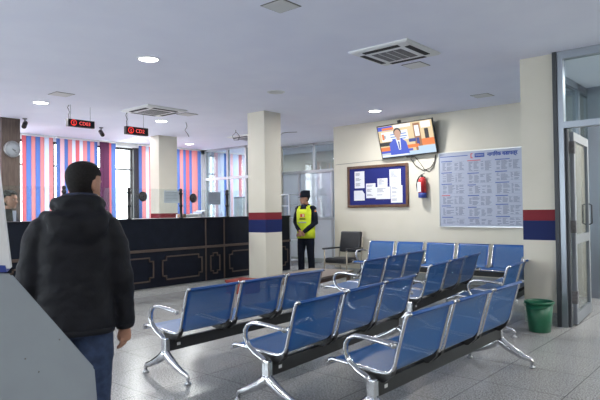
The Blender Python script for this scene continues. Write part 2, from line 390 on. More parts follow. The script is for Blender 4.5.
# next room seen through it: glazed screen, white pier, cream pier
w = struct(thing('window_31', None, None, (-2.25, 0, 0)))
f = MB()
for y in (6.9, 7.8, 8.7, 9.45): f.box(-0.04, 0.04, y - 0.04, y + 0.04, 0, H - 0.002)
f.box(-0.04, 0.04, 6.9, 9.5, 2.2, 2.28); f.box(-0.04, 0.04, 6.9, 9.5, H - 0.1, H - 0.002); f.box(-0.04, 0.04, 6.9, 9.5, 0, 0.1)
f.build('partition_frame', M['alu'], w)
MB().box(-0.004, 0.004, 6.9, 9.5, 0.1, 2.2).build('lower_pane', M['glass_t'], w)
MB().box(-0.004, 0.004, 6.9, 9.5, 2.28, H - 0.1).build('upper_pane', M['glass_t'], w)
struct(bx('wall_pier', -2.2, -1.98, 9.1, 9.54, 0, H, M['alu']))
struct(bx('wall_pier_cream', -1.97, -1.2, 9.2, 9.54, 0, H, M['wall']))

# ---- pillars
def pillar(name, x0, x1, y0, y1, bands, base_m, body=None):
    mb = MB(); z = 0; body = body or M['wall']
    segs = []
    if base_m: segs.append((0, 0.14, base_m)); z = 0.14
    for a, b, m in bands: segs.append((z, a, body)); segs.append((a, b, m)); z = b
    segs.append((z, H, body))
    for a, b, m in segs:
        P = [(x0, y0), (x1, y0), (x1, y1), (x0, y1)]
        for i in range(4):
            p, q = P[i], P[(i + 1) % 4]
            mb.quad([(p[0], p[1], a), (q[0], q[1], a), (q[0], q[1], b), (p[0], p[1], b)], m)
    mb.quad([(x0, y0, H), (x1, y0, H), (x1, y1, H), (x0, y1, H)], body); mb.quad([(x0, y0, 0), (x1, y0, 0), (x1, y1, 0), (x0, y1, 0)], body)
    return struct(mb.build(name))
bands = [(0.965, 1.192, M['blue']), (1.192, 1.318, M['red'])]
pillar('pillar', -6.881 - 0.419, -6.881, 7.068, 7.068 + 0.42, bands, None)
pillar('pillar', -2.362, -1.98, RY, RY + 0.42, bands, M['skirt'])
pillar('pillar', -11.12, -10.79, 7.64, 8.15, bands, None)
pillar('pillar', -11.12, -10.69, 4.2, 4.53, [], None, M['brown'])

# ================================================================== CEILING FITTINGS
def downlight(x, y, label, on=True, r=0.105, lit_only=False):
    t = thing('recessed_downlight', label, 'ceiling light', (x, y, H), 0, 'round downlights in the ceiling')
    MB().lathe([(r + 0.022, 0), (r + 0.02, -0.006), (r + 0.004, -0.010), (r, -0.006), (r, 0)], n=28).build('trim_ring', M['white'], t)
    MB().lathe([(0.001, -0.002), (r, -0.002), (r, -0.004), (0.001, -0.006)], n=28).build('diffuser', M['lamp'] if on else M['offwhite'], t)
    if on:
        ld = bpy.data.lights.new('downlight_lamp', 'AREA'); ld.shape = 'DISK'; ld.size = 2 * r; ld.energy = LAMP_W; ld.color = LAMP_COL
        lo = bpy.data.objects.new('downlight_lamp', ld); C.objects.link(lo); lo.location = (0, 0, -0.02); lo.parent = t
    return t
downlight(-5.49, 3.76, 'lit round downlight nearest the camera, alone in the open ceiling')
downlight(-8.87, 4.08, 'lit round downlight above the counter, left of the hanging number signs')
downlight(-9.08, 6.49, 'lit round downlight just beyond the four-way air conditioner over the counter')
downlight(-5.52, 8.50, 'lit round downlight near the wall top, left of the television')
downlight(-11.55, 7.57, 'lit round downlight by the blinds, below the second number sign')
downlight(-11.67, 9.21, 'lit round downlight right of the cream pillar inside the counter')
downlight(-11.54, 4.50, 'lit round downlight at the picture left edge beside the brown pillar')
downlight(-5.68, 6.09, 'unlit round downlight in front of the striped pillar top', on=False, r=0.11)
for x, y in ((0.9, 3.8), (-2.3, -2.0), (0.9, -0.5), (-9.0, 0.9), (2.6, 6.0), (-11.6, 1.2), (-1.0, 8.3), (0.4, 7.7), (1.8, 8.3), (-9.0, 12.4), (-11.6, 12.0)):  # unseen lamps added to brighten the hall, next room and glass office
    downlight(x, y, 'added round downlight in the ceiling outside the picture')

def cassette(x, y, label, s=0.36):
    t = thing('air_conditioner', label, 'air conditioner', (x, y, H), 0, 'ceiling cassette air conditioners')
    sqr = ((-1, -1), (1, -1), (1, 1), (-1, 1))
    b = MB(); b.rings([[(a * s * q, c * s * q, z) for a, c in sqr] for q, z in ((1, 0), (1, -0.014), (0.93, -0.030), (0.60, -0.036))], None, True, False)
    b.build('panel', M['white'], t)
    MB().box(-s * 0.50, s * 0.50, -s * 0.50, s * 0.50, -0.040, -0.034, None, 0.002).build('intake_grille', M['grille'], t)
    g = MB()
    for k in (-1, 0, 1): g.box(k * s * 0.25 - 0.004, k * s * 0.25 + 0.004, -s * 0.5, s * 0.5, -0.043, -0.039)
    g.build('grille_bars', M['offwhite'], t)
    for k in range(4):
        q = MB(); mt = Matrix.Rotation(k * PI / 2, 4, 'Z') @ Matrix.Translation((s * 0.77, 0, -0.033)) @ Matrix.Rotation(math.radians(-1.3), 4, 'Y')
        q.box(-0.032, 0.032, -s * 0.60, s * 0.60, -0.004, 0.003, M['vent_dark'], 0, mt)
        q.build('air_outlet', None, t)
    return t
cassette(-3.28, 5.47, 'white four-way cassette air conditioner in the ceiling nearest the television', 0.37)
cassette(-8.2, 5.72, 'white four-way cassette air conditioner in the ceiling above the counter', 0.40)
cassette(-9.6, 9.35, 'white cassette air conditioner partly behind the striped pillar top', 0.38)
def hatch(x, y, sx, sy, label, m1='white', m2='offwhite'):
    t = thing('ceiling_panel', label, 'ceiling panel', (x, y, H), 0, 'small square panels in the ceiling')
    MB().box(-sx, sx, -sy, sy, -0.004, 0, None, 0.001).build('rim', M['grille'], t)
    g = MB().box(-sx * 0.9, sx * 0.9, -sy * 0.9, sy * 0.9, -0.009, -0.003, None, 0.002); g.build('cover', M[m2], t)
hatch(-3.24, 3.55, 0.125, 0.125, 'grey square panel at the top edge of the picture', 'offwhite', 'offwhite')
hatch(-8.04, 4.0, 0.14, 0.14, 'small square panel left of the hanging number signs')
hatch(-8.13, 6.37, 0.14, 0.14, 'small square panel right of the air conditioner over the counter')
hatch(-3.39, 6.14, 0.13, 0.13, 'small white panel touching the corner of the nearest air conditioner', 'offwhite', 'white')
hatch(-3.56, 8.53, 0.14, 0.14, 'grey square panel in the ceiling above the information board', 'offwhite', 'offwhite')

def cctv(x, y, label, yaw_):
    t = thing('security_camera', label, 'security camera', (x, y, H), yaw_, 'cameras hanging from the ceiling')
    MB().lathe([(0.04, 0), (0.04, -0.015), (0.015, -0.02), (0.013, -0.09)], n=14).build('mount', M['grille'], t)
    mt = Matrix.Translation((0.02, 0, -0.12)) @ Matrix.Rotation(math.radians(35), 4, 'Y')
    b = MB(); b.add(*_cyl(0.042, 0.16, 14, 'x'), None, True, mt); b.build('housing', M['blackp'], t)
    b = MB(); b.add(*_cyl(0.033, 0.02, 14, 'x'), None, True, mt @ Matrix.Translation((0.085, 0, 0))); b.build('lens', M['iris'], t)
def _cyl(r, L, n, ax):
    vs = []; 
    for s in (-L / 2, L / 2):
        for k in range(n):
            a = 2 * PI * k / n; p = (s, r * math.cos(a), r * math.sin(a))
            vs.append(p if ax == 'x' else ((p[1], s, p[2]) if ax == 'y' else (p[1], p[2], s)))
    fs = [tuple(range(n - 1, -1, -1)), tuple(range(n, 2 * n))] + [(k, (k + 1) % n, n + (k + 1) % n, n + k) for k in range(n)]
    return vs, fs
cctv(-10.56, 4.56, 'dark bullet camera on the ceiling right of the brown pillar', -0.6)
cctv(-10.62, 6.12, 'dark camera on the ceiling between the two number signs', -0.2)
# loose cables
def cable(x, y, pts, label):
    o = MB().tube([Vector(p) for p in pts], 0.006, n=6).build('loose_cable', M['rubber'], None, (x, y, H)); tag(o, label, 'cable', 'loose cables at the ceiling')
cable(-8.85, 6.90, [(0, 0, 0), (0.01, 0.02, -0.09), (-0.02, -0.01, -0.16), (0.02, 0.03, -0.24), (0.03, 0.05, -0.29)], 'short dangling cable right of the air conditioner over the counter')
cable(-8.98, 8.34, [(0, 0, 0), (0.0, 0.0, -0.05), (-0.06, -0.05, -0.13), (-0.03, -0.02, -0.22), (0.04, 0.04, -0.22), (0.06, 0.05, -0.13), (0.01, 0.01, -0.05)], 'looped cable hanging left of the striped pillar')
cable(-8.55, 9.3, [(-0.1, -0.05, -0.12), (0.0, 0.0, -0.06), (0.03, 0.03, -0.02), (0.12, 0.1, -0.004), (0.3, 0.22, -0.004)], 'cable end at the ceiling right of the striped pillar')

# ---- hanging number signs
def number_sign(y0, x, zt, zb, L, txt, wl, label):
    t = thing('number_sign', label, 'sign', (x, y0 + L / 2, zb), 0, 'red number displays hanging above the counter')
    hh = zt - zb
    MB().box(-0.035, 0.035, -L / 2, L / 2, 0, hh, None, 0.006).build('case', M['blackp'], t)
    MB().box(0.035, 0.037, -L / 2 + 0.02, L / 2 - 0.02, 0.015, hh - 0.015).build('display', M['counter'], t)
    rg = MB(); n = 28; cy, cz, r1 = -L * 0.29, hh * 0.52, hh * 0.36
    rg.tube([(0.039, cy + r1 * math.cos(2 * PI * k / n), cz + r1 * math.sin(2 * PI * k / n)) for k in range(n + 1)], 0.006, None, 6, True)
    rg.build('emblem_ring', M['led'], t)
    text('emblem', 'रु', hh * 0.5, M['led_hot'], (0.039, cy, cz), RX_X, t)
    text('number', txt, hh * 0.66, M['led_hot'], (0.039, L * 0.12, hh * 0.48), RX_X, t)
    for yy, zz in wl:
        MB().tube([(0, yy, hh), (0, yy, H - zb - 0.001)], 0.0028, n=6).build('wire', M['rubber'], t)
    MB().tube([(0, -L * 0.42, H - zb - 0.01), (0.03, -L * 0.5, H - zb - 0.06), (-0.02, -L * 0.38, H - zb - 0.12), (0.02, -L * 0.46, H - zb - 0.17), (0, -L * 0.42, hh)], 0.006, n=6).build('power_lead', M['rubber'], t)
number_sign(4.415, -8.7, 2.866, 2.745, 0.463, 'CD03', [(-0.17, 0), (0.17, 0)], 'black hanging sign with red CD03 display, left of the pair')
number_sign(5.465, -8.7, 2.855, 2.715, 0.451, 'CD2', [(-0.17, 0), (0.15, 0)], 'black hanging sign with red CD2 display under the air conditioner')

# ================================================================== BLINDS
COLS = dict(r=translucent('red_blind', (0.42, 0.095, 0.115), 0.40), b=translucent('blue_blind', (0.075, 0.125, 0.33), 0.40),
            p=translucent('pink_blind', (0.56, 0.34, 0.38), 0.40), w=translucent('pale_blind', (0.42, 0.46, 0.60), 0.45), d=translucent('plum_blind', (0.07, 0.025, 0.055), 0.3),
            k=translucent('coral_blind', (0.47, 0.17, 0.18), 0.40))
def blind(y0, y1, pat, label, zb=0.8, x=XW + 0.14):
    y0 *= 0.989; y1 *= 0.989
    t = thing('vertical_blind', label, 'blind', (x, y0, zb), 0, 'striped vertical blinds along the window wall')
    L = y1 - y0; n = len(pat); w = L / n; Z = 3.045 - zb
    MB().box(-0.03, 0.03, 0, L, Z, Z + 0.03).build('head_rail', M['white'], t)
    for i, c in enumerate(pat):
        mb = MB(); cols = 5; ph = 0.10 if i % 2 else -0.10
        vs = []; fs = []
        for k in range(cols + 1):
            u = k / cols; yy = i * w + w * (-0.03 + 1.06 * u); xx = 0.008 * math.sin(PI * u) + ph * w * (u - 0.5) * 2 + random.uniform(-.001, .001)
            vs += [(xx, yy, 0), (xx, yy, Z)]
            if k: fs.append((2 * k - 2, 2 * k, 2 * k + 1, 2 * k - 1))
        mb.add(vs, fs, COLS[c], True); mb.build('vane', None, t)
    return t
blind(0.5, 2.0, 'rbpwkbpwrbpwkb', 'striped blind left of the brown pillar, furthest left')
blind(2.15, 3.75, 'kbpwrbpwkbrpwbk', 'striped blind behind the seated teller, second from the left')
blind(3.9, 5.1, 'wpwpwpkpwwp', 'pale pink striped blind seen at the left of the brown pillar')
blind(5.37, 6.07, 'rbkbkwk', 'striped blind just right of the clock pillar')
blind(6.14, 7.16, 'bpbkwrwkbkb', 'striped blind behind the standing man head, between pillar blind and plum curtain')
blind(7.16, 7.42, 'ddd', 'dark plum gathered blind beside the standing man head', x=XW + 0.23)
blind(7.42, 7.64, 'rb', 'narrow red and blue blind left of the uncovered window')
blind(8.30, 9.25, 'bkwkpbrbk', 'striped blind left of the cream pillar inside the counter')
blind(9.3, 10.33, 'bkbkbrbkkb', 'red and blue striped blind right of the cream pillar, by the glass office')

# ================================================================== WALL ITEMS
blind(10.72, 13.15, 'wpwwbwpwwkwwpwbwwpww', 'added pale striped blind dimming the office window behind the glass partition', x=XW + 0.14)  # blind added to cut the brightness behind the glass partitions
# television
t = thing('television', 'flat television on the wall showing a presenter in a blue suit', 'television', (-5.39, YB - 0.10, 2.345), 0)
t.rotation_euler = (math.radians(15.0), math.radians(-1.8), 0)
W, HT = 0.592, 0.645
MB().box(-W, W, 0.0, 0.05, 0, HT, None, 0.006).build('case', M['blackp'], t)
def scol(n, c): return mat('screen_' + n, (0.02, 0.02, 0.02), 0.4, emit=c, es=0.85)
S = {n: scol(n, c) for n, c in dict(back=(0.62, 0.40, 0.20), tan=(0.80, 0.62, 0.36), white=(0.90, 0.92, 0.95), blue=(0.05, 0.10, 0.62), dblue=(0.02, 0.05, 0.28), orange=(0.85, 0.22, 0.05), skin=(0.60, 0.36, 0.26), hair=(0.02, 0.02, 0.025), brown=(0.35, 0.15, 0.06), pale=(0.52, 0.68, 0.85), line=(0.12, 0.25, 0.62), grey=(0.35, 0.42, 0.5)).items()}
scr = MB(); lay = [0]
def sq(x0, x1, z0, z1, c):
    lay[0] += 1; y = -0.001 - 0.00012 * lay[0]
    scr.quad([(x0, y, z0), (x1, y, z0), (x1, y, z1), (x0, y, z1)], S[c])
def poly(pts, c):
    lay[0] += 1; y = -0.001 - 0.00012 * lay[0]
    scr.add([(px, y, pz) for px, pz in pts], [tuple(range(len(pts)))], S[c])
w_, h_ = W - 0.018, HT - 0.035
def U(u): return -w_ + 2 * w_ * u
def V(v): return 0.022 + h_ * v
sq(-w_, w_, V(0), V(1) - 0.005, 'tan'); sq(U(0), U(.28), V(.85), V(.98), 'blue'); sq(U(.08), U(.3), V(.86), V(.93), 'orange'); sq(U(.3), U(.62), V(.88), V(.98), 'white')
sq(U(.05), U(.55), V(.5), V(.80), 'white'); sq(U(.22), U(.52), V(.68), V(.71), 'line'); sq(U(.22), U(.53), V(.60), V(.63), 'line'); sq(U(.24), U(.5), V(.53), V(.56), 'line')
sq(U(.06), U(.1), V(.56), V(.74), 'orange'); sq(U(.1), U(.13), V(.60), V(.7), 'grey')
sq(U(.66), U(.78), V(.1), V(.95), 'brown'); sq(U(.68), U(.76), V(.55), V(.88), 'white'); sq(U(.69), U(.74), V(.3), V(.5), 'dblue'); sq(U(.78), U(1), V(.3), V(.97), 'tan')
sq(U(.80), U(.97), V(.78), V(.97), 'white'); sq(U(.85), U(.92), V(.25), V(.75), 'hair'); sq(U(.78), U(1), V(.25), V(.45), 'orange')
sq(U(0), U(.3), V(.20), V(.32), 'orange'); sq(U(0), U(.25), V(.36), V(.48), 'hair'); sq(U(.5), U(.72), V(.22), V(.32), 'orange'); sq(U(.55), U(.68), V(.40), V(.5), 'dblue')
sq(U(0), U(1), V(0), V(.12), 'pale'); sq(U(.7), U(1), V(.05), V(.24), 'pale'); sq(U(0), U(.6), V(.13), V(.2), 'blue'); sq(U(.0), U(.5), V(.02), V(.07), 'white')
poly([(U(.17), V(.06)), (U(.18), V(.42)), (U(.27), V(.55)), (U(.42), V(.55)), (U(.50), V(.42)), (U(.53), V(.06))], 'blue')
poly([(U(.31), V(.55)), (U(.34), V(.2)), (U(.38), V(.2)), (U(.40), V(.55))], 'white'); poly([(U(.345), V(.46)), (U(.35), V(.22)), (U(.368), V(.22)), (U(.372), V(.46))], 'dblue')
def oval(cx, cz, rx, rz, c, n=18): poly([(U(cx) + rx * math.cos(2 * PI * k / n), V(cz) + rz * math.sin(2 * PI * k / n)) for k in range(n)], c)
sq(U(.33), U(.39), V(.5), V(.62), 'skin'); oval(.36, .75, .083, .085, 'hair'); oval(.36, .70, .068, .085, 'skin')
scr.build('screen', None, t)
MB().box(-0.06, 0.06, -0.004, 0.03, -0.03, 0.0, None, 0.003).build('sensor_pod', M['blackp'], t)
MB().box(-0.14, -0.09, 0.03, 0.09, HT - 0.02, HT + 0.05, None, 0.003).build('mount_arm', M['blackp'], t)
MB().box(-0.2, 0.2, 0.05, 0.085, 0.15, 0.45).build('wall_bracket', M['black'], t)
cb = MB()
cb.tube([(-5.40, YB - 0.02, 2.30), (-5.30, YB - 0.02, 2.16), (-5.14, YB - 0.02, 2.06), (-4.98, YB - 0.02, 2.11), (-4.90, YB - 0.02, 2.23), (-4.88, YB - 0.012, 2.345)], 0.007, n=6)
cb.tube([(-5.30, YB - 0.02, 2.32), (-5.20, YB - 0.015, 2.20), (-5.12, YB - 0.015, 2.08), (-5.02, YB - 0.015, 2.03), (-4.93, YB - 0.015, 2.10), (-4.89, YB - 0.012, 2.33)], 0.006, n=6)
tag(cb.build('television_cable', M['rubber']), 'black cables looping on the wall below the television', 'cable')
# pin board
bx0, bx1, bz0, bz1 = -6.885, -5.457, 1.385, 2.232
t = thing('pin_board', 'blue felt pin board in a dark wooden frame below the television', 'notice board', (bx0, YB, bz0))
L, HB = bx1 - bx0, bz1 - bz0; fwid = 0.055
MB().box(fwid * .5, L - fwid * .5, -0.02, -0.001, fwid * .5, HB - fwid * .5).build('felt_panel', M['felt'], t)
f = MB(); f.box(0, L, -0.04, -0.001, 0, fwid, None, 0.006); f.box(0, L, -0.04, -0.001, HB - fwid, HB, None, 0.006)
f.box(0, fwid, -0.04, -0.001, fwid, HB - fwid, None, 0.006); f.box(L - fwid, L, -0.04, -0.001, fwid, HB - fwid, None, 0.006)
f.build('frame', M['frame_wood'], t)
papers = [((0.126, 0.871, 0.295, 0.467), 'tall white notice at the upper left of the blue pin board'), ((0.112, 0.409, 0.295, 0.169), 'small white sheet with folded corner at the lower left of the pin board'),
          ((0.322, 0.569, 0.48, 0.222), 'white notice second from the left in the lower row of the pin board'), ((0.512, 0.674, 0.674, 0.463), 'small white notice in the middle of the pin board'),
          ((0.48, 0.473, 0.72, 0.191), 'wide white sheet pinned under the small middle notice'), ((0.709, 0.871, 0.886, 0.479), 'tall white notice at the upper right of the pin board'),
          ((0.726, 0.495, 0.907, 0.1), 'tall white notice at the lower right of the pin board')]
for i, (r, lab) in enumerate(papers):
    x0, x1 = bx0 + r[0] * L, bx0 + r[2] * L; z1, z0 = bz0 + r[1] * HB, bz0 + r[3] * HB
    o = thing('pinned_notice', lab, 'notice', ((x0 + x1) / 2, YB - 0.022 - 0.0015 * (i % 3), (z0 + z1) / 2), 0, 'white notices on the blue pin board')
    a, b = (x1 - x0) / 2, (z1 - z0) / 2
    P = [(-a, -b), (a, -b), (a, b), (-a, b)] if i != 1 else [(-a, -b), (a, -b), (a, b * 0.3), (a * 0.6, b), (-a, b)]
    MB().prism(P, 'y', -0.001, 0.0, M['paper']).build('sheet', None, o)
    pr = MB(); z = b * 0.8
    while z > -b * 0.7 and i != 1:
        ln = random.uniform(0.4, 0.8) * a; pr.quad([(-a * .8, -0.0015, z), (-a * .8 + ln * 1.6, -0.0015, z), (-a * .8 + ln * 1.6, -0.0015, z - 0.009), (-a * .8, -0.0015, z - 0.009)], M['print_']); z -= random.choice((0.022, 0.022, 0.06))
    if pr.v: pr.build('print', None, o)
# information board
gx0, gx1, gz0, gz1 = -4.822, -3.30, 1.009, 2.36
t = thing('information_board', 'large pale blue information board with columns of small print', 'notice board', (gx0, YB, gz0), 0)
L, HB = gx1 - gx0, gz1 - gz0
MB().box(0.012, L - 0.012, -0.02, -0.001, 0.012, HB - 0.012).build('board_panel', M['board'], t)
f = MB(); f.box(0, L, -0.03, -0.001, 0, 0.016); f.box(0, L, -0.03, -0.001, HB - 0.016, HB); f.box(0, 0.016, -0.03, -0.001, 0.016, HB - 0.016); f.box(L - 0.016, L, -0.03, -0.001, 0.016, HB - 0.016)
f.build('frame', M['steel'], t)
y = -0.0212
pr = MB()
def ln(x0, x1, z, h=0.008, m='print_'): pr.quad([(x0, y, z), (x1, y, z), (x1, y, z + h), (x0, y, z + h)], M[m])
ln(0.03, 0.56, HB - 0.085, 0.012, 'printblue')
z = HB - 0.17
colx = [(0.05, 0.50), (0.55, 1.0), (1.05, 1.49)]
for ci, (a, b) in enumerate(colx):
    z = HB - 0.17 - 0.012 * ci
    while z > 0.05:
        ln(a, a + random.uniform(.14, .26), z, 0.013, 'printred' if random.random() < .2 else 'printblue'); z -= 0.028
        n = random.randint(5, 9)
        sub = [a + 0.02, a + random.uniform(.08, .13), a + random.uniform(.22, .28), b - random.uniform(.10, .14), b]
        ln(a, b, z + 0.014, 0.002)
        for k in range(n):
            if z < 0.04: break
            for j in range(4):
                if random.random() < .86: ln(sub[j] + 0.005, sub[j] + (sub[j + 1] - sub[j]) * random.uniform(.45, .92), z, 0.0085)
            z -= 0.0185
        ln(a, b, z + 0.006, 0.002); z -= 0.03
pr.build('small_print', None, t)
lg = MB(); lg.box(0.69, 0.865, y - 0.002, y, HB - 0.125, HB - 0.055, M['printblue']); lg.box(0.615, 0.63, y - 0.002, y, HB - 0.135, HB - 0.05, M['printred']); lg.box(0.63, 0.655, y - 0.002, y, HB - 0.135, HB - 0.122, M['printred']); lg.box(0.63, 0.655, y - 0.002, y, HB - 0.063, HB - 0.05, M['printred'])
for zz in (0.1, 0.083): lg.box(0.705, 0.85, y - 0.003, y - 0.002, HB - zz, HB - zz + 0.007, M['board'])
lg.build('logo', None, t)
text('heading', 'नागिरक वडापत्र', 0.086, M['printblue'], (1.175, y - 0.001, HB - 0.09), RX_Y, t, bold=0.0035)

# fire extinguisher
t = thing('fire_extinguisher', 'red fire extinguisher with blue base hung on the wall below the television', 'fire extinguisher', (-5.13, YB - 0.085, 1.55))
MB().lathe([(0.001, 0.09), (0.075, 0.09), (0.075, 0.31), (0.068, 0.345), (0.04, 0.375), (0.022, 0.385), (0.001, 0.386)], n=22).build('cylinder', M['redp'], t)
MB().lathe([(0.001, 0), (0.07, 0), (0.077, 0.008), (0.077, 0.092), (0.001, 0.092)], n=22).build('base_band', M['bluep'], t)
MB().prism([(-0.06, 0.11), (0.01, 0.11), (0.01, 0.29), (-0.06, 0.29)], 'y', -0.079, -0.070, M['paper']).build('data_label', None, t)
b = MB(); b.box(-0.018, 0.018, -0.018, 0.018, 0.38, 0.42); b.prism([(-0.03, 0.41), (0.05, 0.45), (0.055, 0.46), (-0.03, 0.43)], 'y', -0.012, 0.012); b.build('valve', M['blackp'], t)
MB().tube([(0, 0, 0.41), (-0.05, -0.01, 0.40), (-0.09, -0.02, 0.33), (-0.105, -0.02, 0.24), (-0.095, -0.02, 0.16), (-0.08, -0.03, 0.12)], 0.012, n=8).build('hose', M['rubber'], t)
MB().box(-0.02, 0.02, 0.03, 0.085, 0.34, 0.40).build('wall_bracket', M['grille'], t)

# wall clock on the brown pillar
t = thing('wall_clock', 'round silver wall clock on the brown pillar', 'clock', (-10.69, 4.385, 2.53))
Rc = 0.152
mt = Matrix.Rotation(PI / 2, 4, 'Y')
def disc(prof, m, name, par, n=36):
    mb = MB(); mb.rings([[tuple(mt @ Vector((r * math.cos(2 * PI * k / n), r * math.sin(2 * PI * k / n), z))) for k in range(n)] for r, z in prof], m); return mb.build(name, None, par)
disc([(Rc, 0.001), (Rc, 0.03), (Rc - 0.008, 0.04), (Rc - 0.02, 0.036), (Rc - 0.02, 0.001)], M['steel'], 'rim', t)
disc([(0.001, 0.002), (Rc - 0.02, 0.002), (Rc - 0.02, 0.028), (0.001, 0.028)], M['dial'], 'dial', t)
tk = MB()
for k in range(12):
    a = k * PI / 6; r0, r1 = (Rc - 0.045), (Rc - 0.028); tk.box(r0, r1, -0.003, 0.003, -0.001, 0.001, None, 0, Matrix.Translation((0.029, 0, 0)) @ Matrix.Rotation(a, 4, 'X') @ Matrix.Rotation(PI / 2, 4, 'Z'))
tk.build('hour_marks', M['blackp'], t)
for nm, a, l, w_ in (('hour_hand', 2.0, 0.06, 0.004), ('minute_hand', 2.35, 0.095, 0.003)):
    MB().box(-0.001, 0.001, -0.012, l, -w_, w_, None, 0, Matrix.Translation((0.031, 0, 0)) @ Matrix.Rotation(PI / 2 - a, 4, 'X')).build(nm, M['blackp'], t)

# ================================================================== COUNTER
Y0, Y1, ZT, DEP = 1.6, 8.78, 1.235, 0.62
t = thing('service_counter', 'long black bank counter with bronze framed panels on a granite plinth', 'counter', (XC, 0, 0))
MB().box(-DEP, -0.02, Y0, Y1, 0, 0.115).build('plinth', M['plinth'], t)
MB().box(-0.10, 0.06, Y0, Y1, 0.0, 0.09).build('kerb', M['plinth'], t)
MB().box(-DEP, 0, Y0, Y1, 0.115, ZT - 0.02).build('carcass', M['counter'], t)
MB().box(-DEP - 0.02, 0.02, Y0, Y1 + 0.01, ZT - 0.02, ZT + 0.008, None, 0.004).build('worktop', M['counter'], t)
g = MB(); g.box(0, 0.022, Y0, Y1, 0.70, 0.742, None, 0.004); g.build('moulding', M['gold'], t)
def step_frame(ya, yb, za, zb, s):
    pts = [(ya + s, za), (yb - s, za), (yb - s, za + s * .8), (yb, za + s * .8), (yb, zb - s * .8), (yb - s, zb - s * .8), (yb - s, zb), (ya + s, zb), (ya + s, zb - s * .8), (ya, zb - s * .8), (ya, za + s * .8), (ya + s, za + s * .8)]
    q = MB(); wd = 0.011
    for i in range(12):
        a, b = pts[i], pts[(i + 1) % 12]
        q.box(0, 0.012, min(a[0], b[0]) - wd, max(a[0], b[0]) + wd, min(a[1], b[1]) - wd, max(a[1], b[1]) + wd)
    q.build('panel_frame', M['gold'], t)
st = [(6.53, 6.965), (3.05, 3.47)]
for a, b in ((7.0, 8.0), (5.52, 6.51), (4.5, 5.5), (3.49, 4.48), (2.0, 3.0)): step_frame(a + 0.09, b - 0.07, 0.225, 0.605, 0.075)
for a, b in st:
    step_frame(a + 0.11, b - 0.11, 0.235, 0.60, 0.06)
    for yy in (a, b):
        MB().box(0, 0.012, yy - 0.012, yy + 0.012, 0.115, ZT - 0.02).build('divider_strip', M['gold'], t)
step_frame(8.06, 8.70, 0.225, 0.605, 0.075)
MB().box(0, 0.012, 8.02, 8.044, 0.115, ZT - 0.02).build('divider_strip', M['gold'], t)
# glass screen on the counter
GX = XC - 0.03
t = thing('glass_screen', 'clear glass screen standing along the counter top', 'screen', (GX, 0, ZT + 0.008))
ys = [1.7, 2.9, 3.95, 5.01, 6.02, 7.075, 8.6]
for a, b in zip(ys[:-1], ys[1:]):
    MB().box(-0.004, 0.004, a + 0.046, b - 0.046, 0.012, 0.49).build('glass_pane', M['glass'], t)
pl = ['turned black post at the far left end of the counter glass', 'turned black post on the counter behind the seated teller', 'turned black post left of the standing man head', 'turned black post right of the standing man', 'turned black post in front of the red and blue blind', 'turned black post near the striped pillar']
for k, yy in enumerate(ys[1:-1]):
    p = thing('screen_post', pl[k + 1], 'post', (GX, yy, ZT + 0.008), 0, 'turned black posts along the counter glass')
    MB().lathe([(0.001, 0), (0.04, 0), (0.04, 0.012), (0.024, 0.02), (0.024, 0.19), (0.034, 0.195), (0.034, 0.225), (0.024, 0.23), (0.024, 0.40), (0.036, 0.405), (0.036, 0.43), (0.022, 0.44), (0.026, 0.45)], n=16).build('shaft', M['blackp'], p)
    MB().ell((0, 0, 0.475), (0.03, 0.03, 0.032)).build('finial', M['blackp'], p)
for yy, zz, lab in ((5.26, 1.605, 'round black speaking grille in the glass right of the standing man'), (6.28, 1.585, 'round black speaking grille in the glass by the red and blue blind'), (4.2, 1.61, 'round black speaking grille in the glass behind the standing man')):
    p = thing('speaking_grille', lab, 'grille', (GX, yy, zz), 0, 'round speaking grilles in the counter glass')
    q = MB(); n = 24
    q.rings([[(x, r * math.cos(2 * PI * k / n), r * math.sin(2 * PI * k / n)) for k in range(n)] for r, x in ((0.001, 0.0045), (0.08, 0.0045), (0.08, 0.012), (0.07, 0.02), (0.001, 0.02))]); q.build('rim', M['blackp'], p)
    q = MB()
    for k in range(3):
        q.tube([(0.021, (0.02 + 0.018 * k) * math.cos(2 * PI * j / 20), (0.02 + 0.018 * k) * math.sin(2 * PI * j / 20)) for j in range(21)], 0.003, n=5)
    q.build('grille_rings', M['grille'], p)
def glass_paper(y0, y1, z0, z1, lab, m='paper'):
    o = thing('taped_notice', lab, 'notice', (GX - 0.008, (y0 + y1) / 2, (z0 + z1) / 2), 0, 'white papers taped to the counter glass')
    a, b = (y1 - y0) / 2, (z1 - z0) / 2
    MB().box(-0.001, 0.0005, -a, a, -b, b).build('sheet', M[m], o)
    q = MB()
    for k in range(6): q.quad([(0.001, -a * .8, b * .7 - k * b * .24), (0.001, a * random.uniform(.3, .8), b * .7 - k * b * .24), (0.001, a * .7, b * .66 - k * b * .24), (0.001, -a * .8, b * .66 - k * b * .24)], M['print_'])
    q.build('print', None, o)
glass_paper(5.68, 6.0, 1.50, 1.71, 'white paper taped to the glass in front of the cream pillar')
glass_paper(6.62, 6.92, 1.47, 1.70, 'pale paper taped to the glass near the striped pillar', 'board')

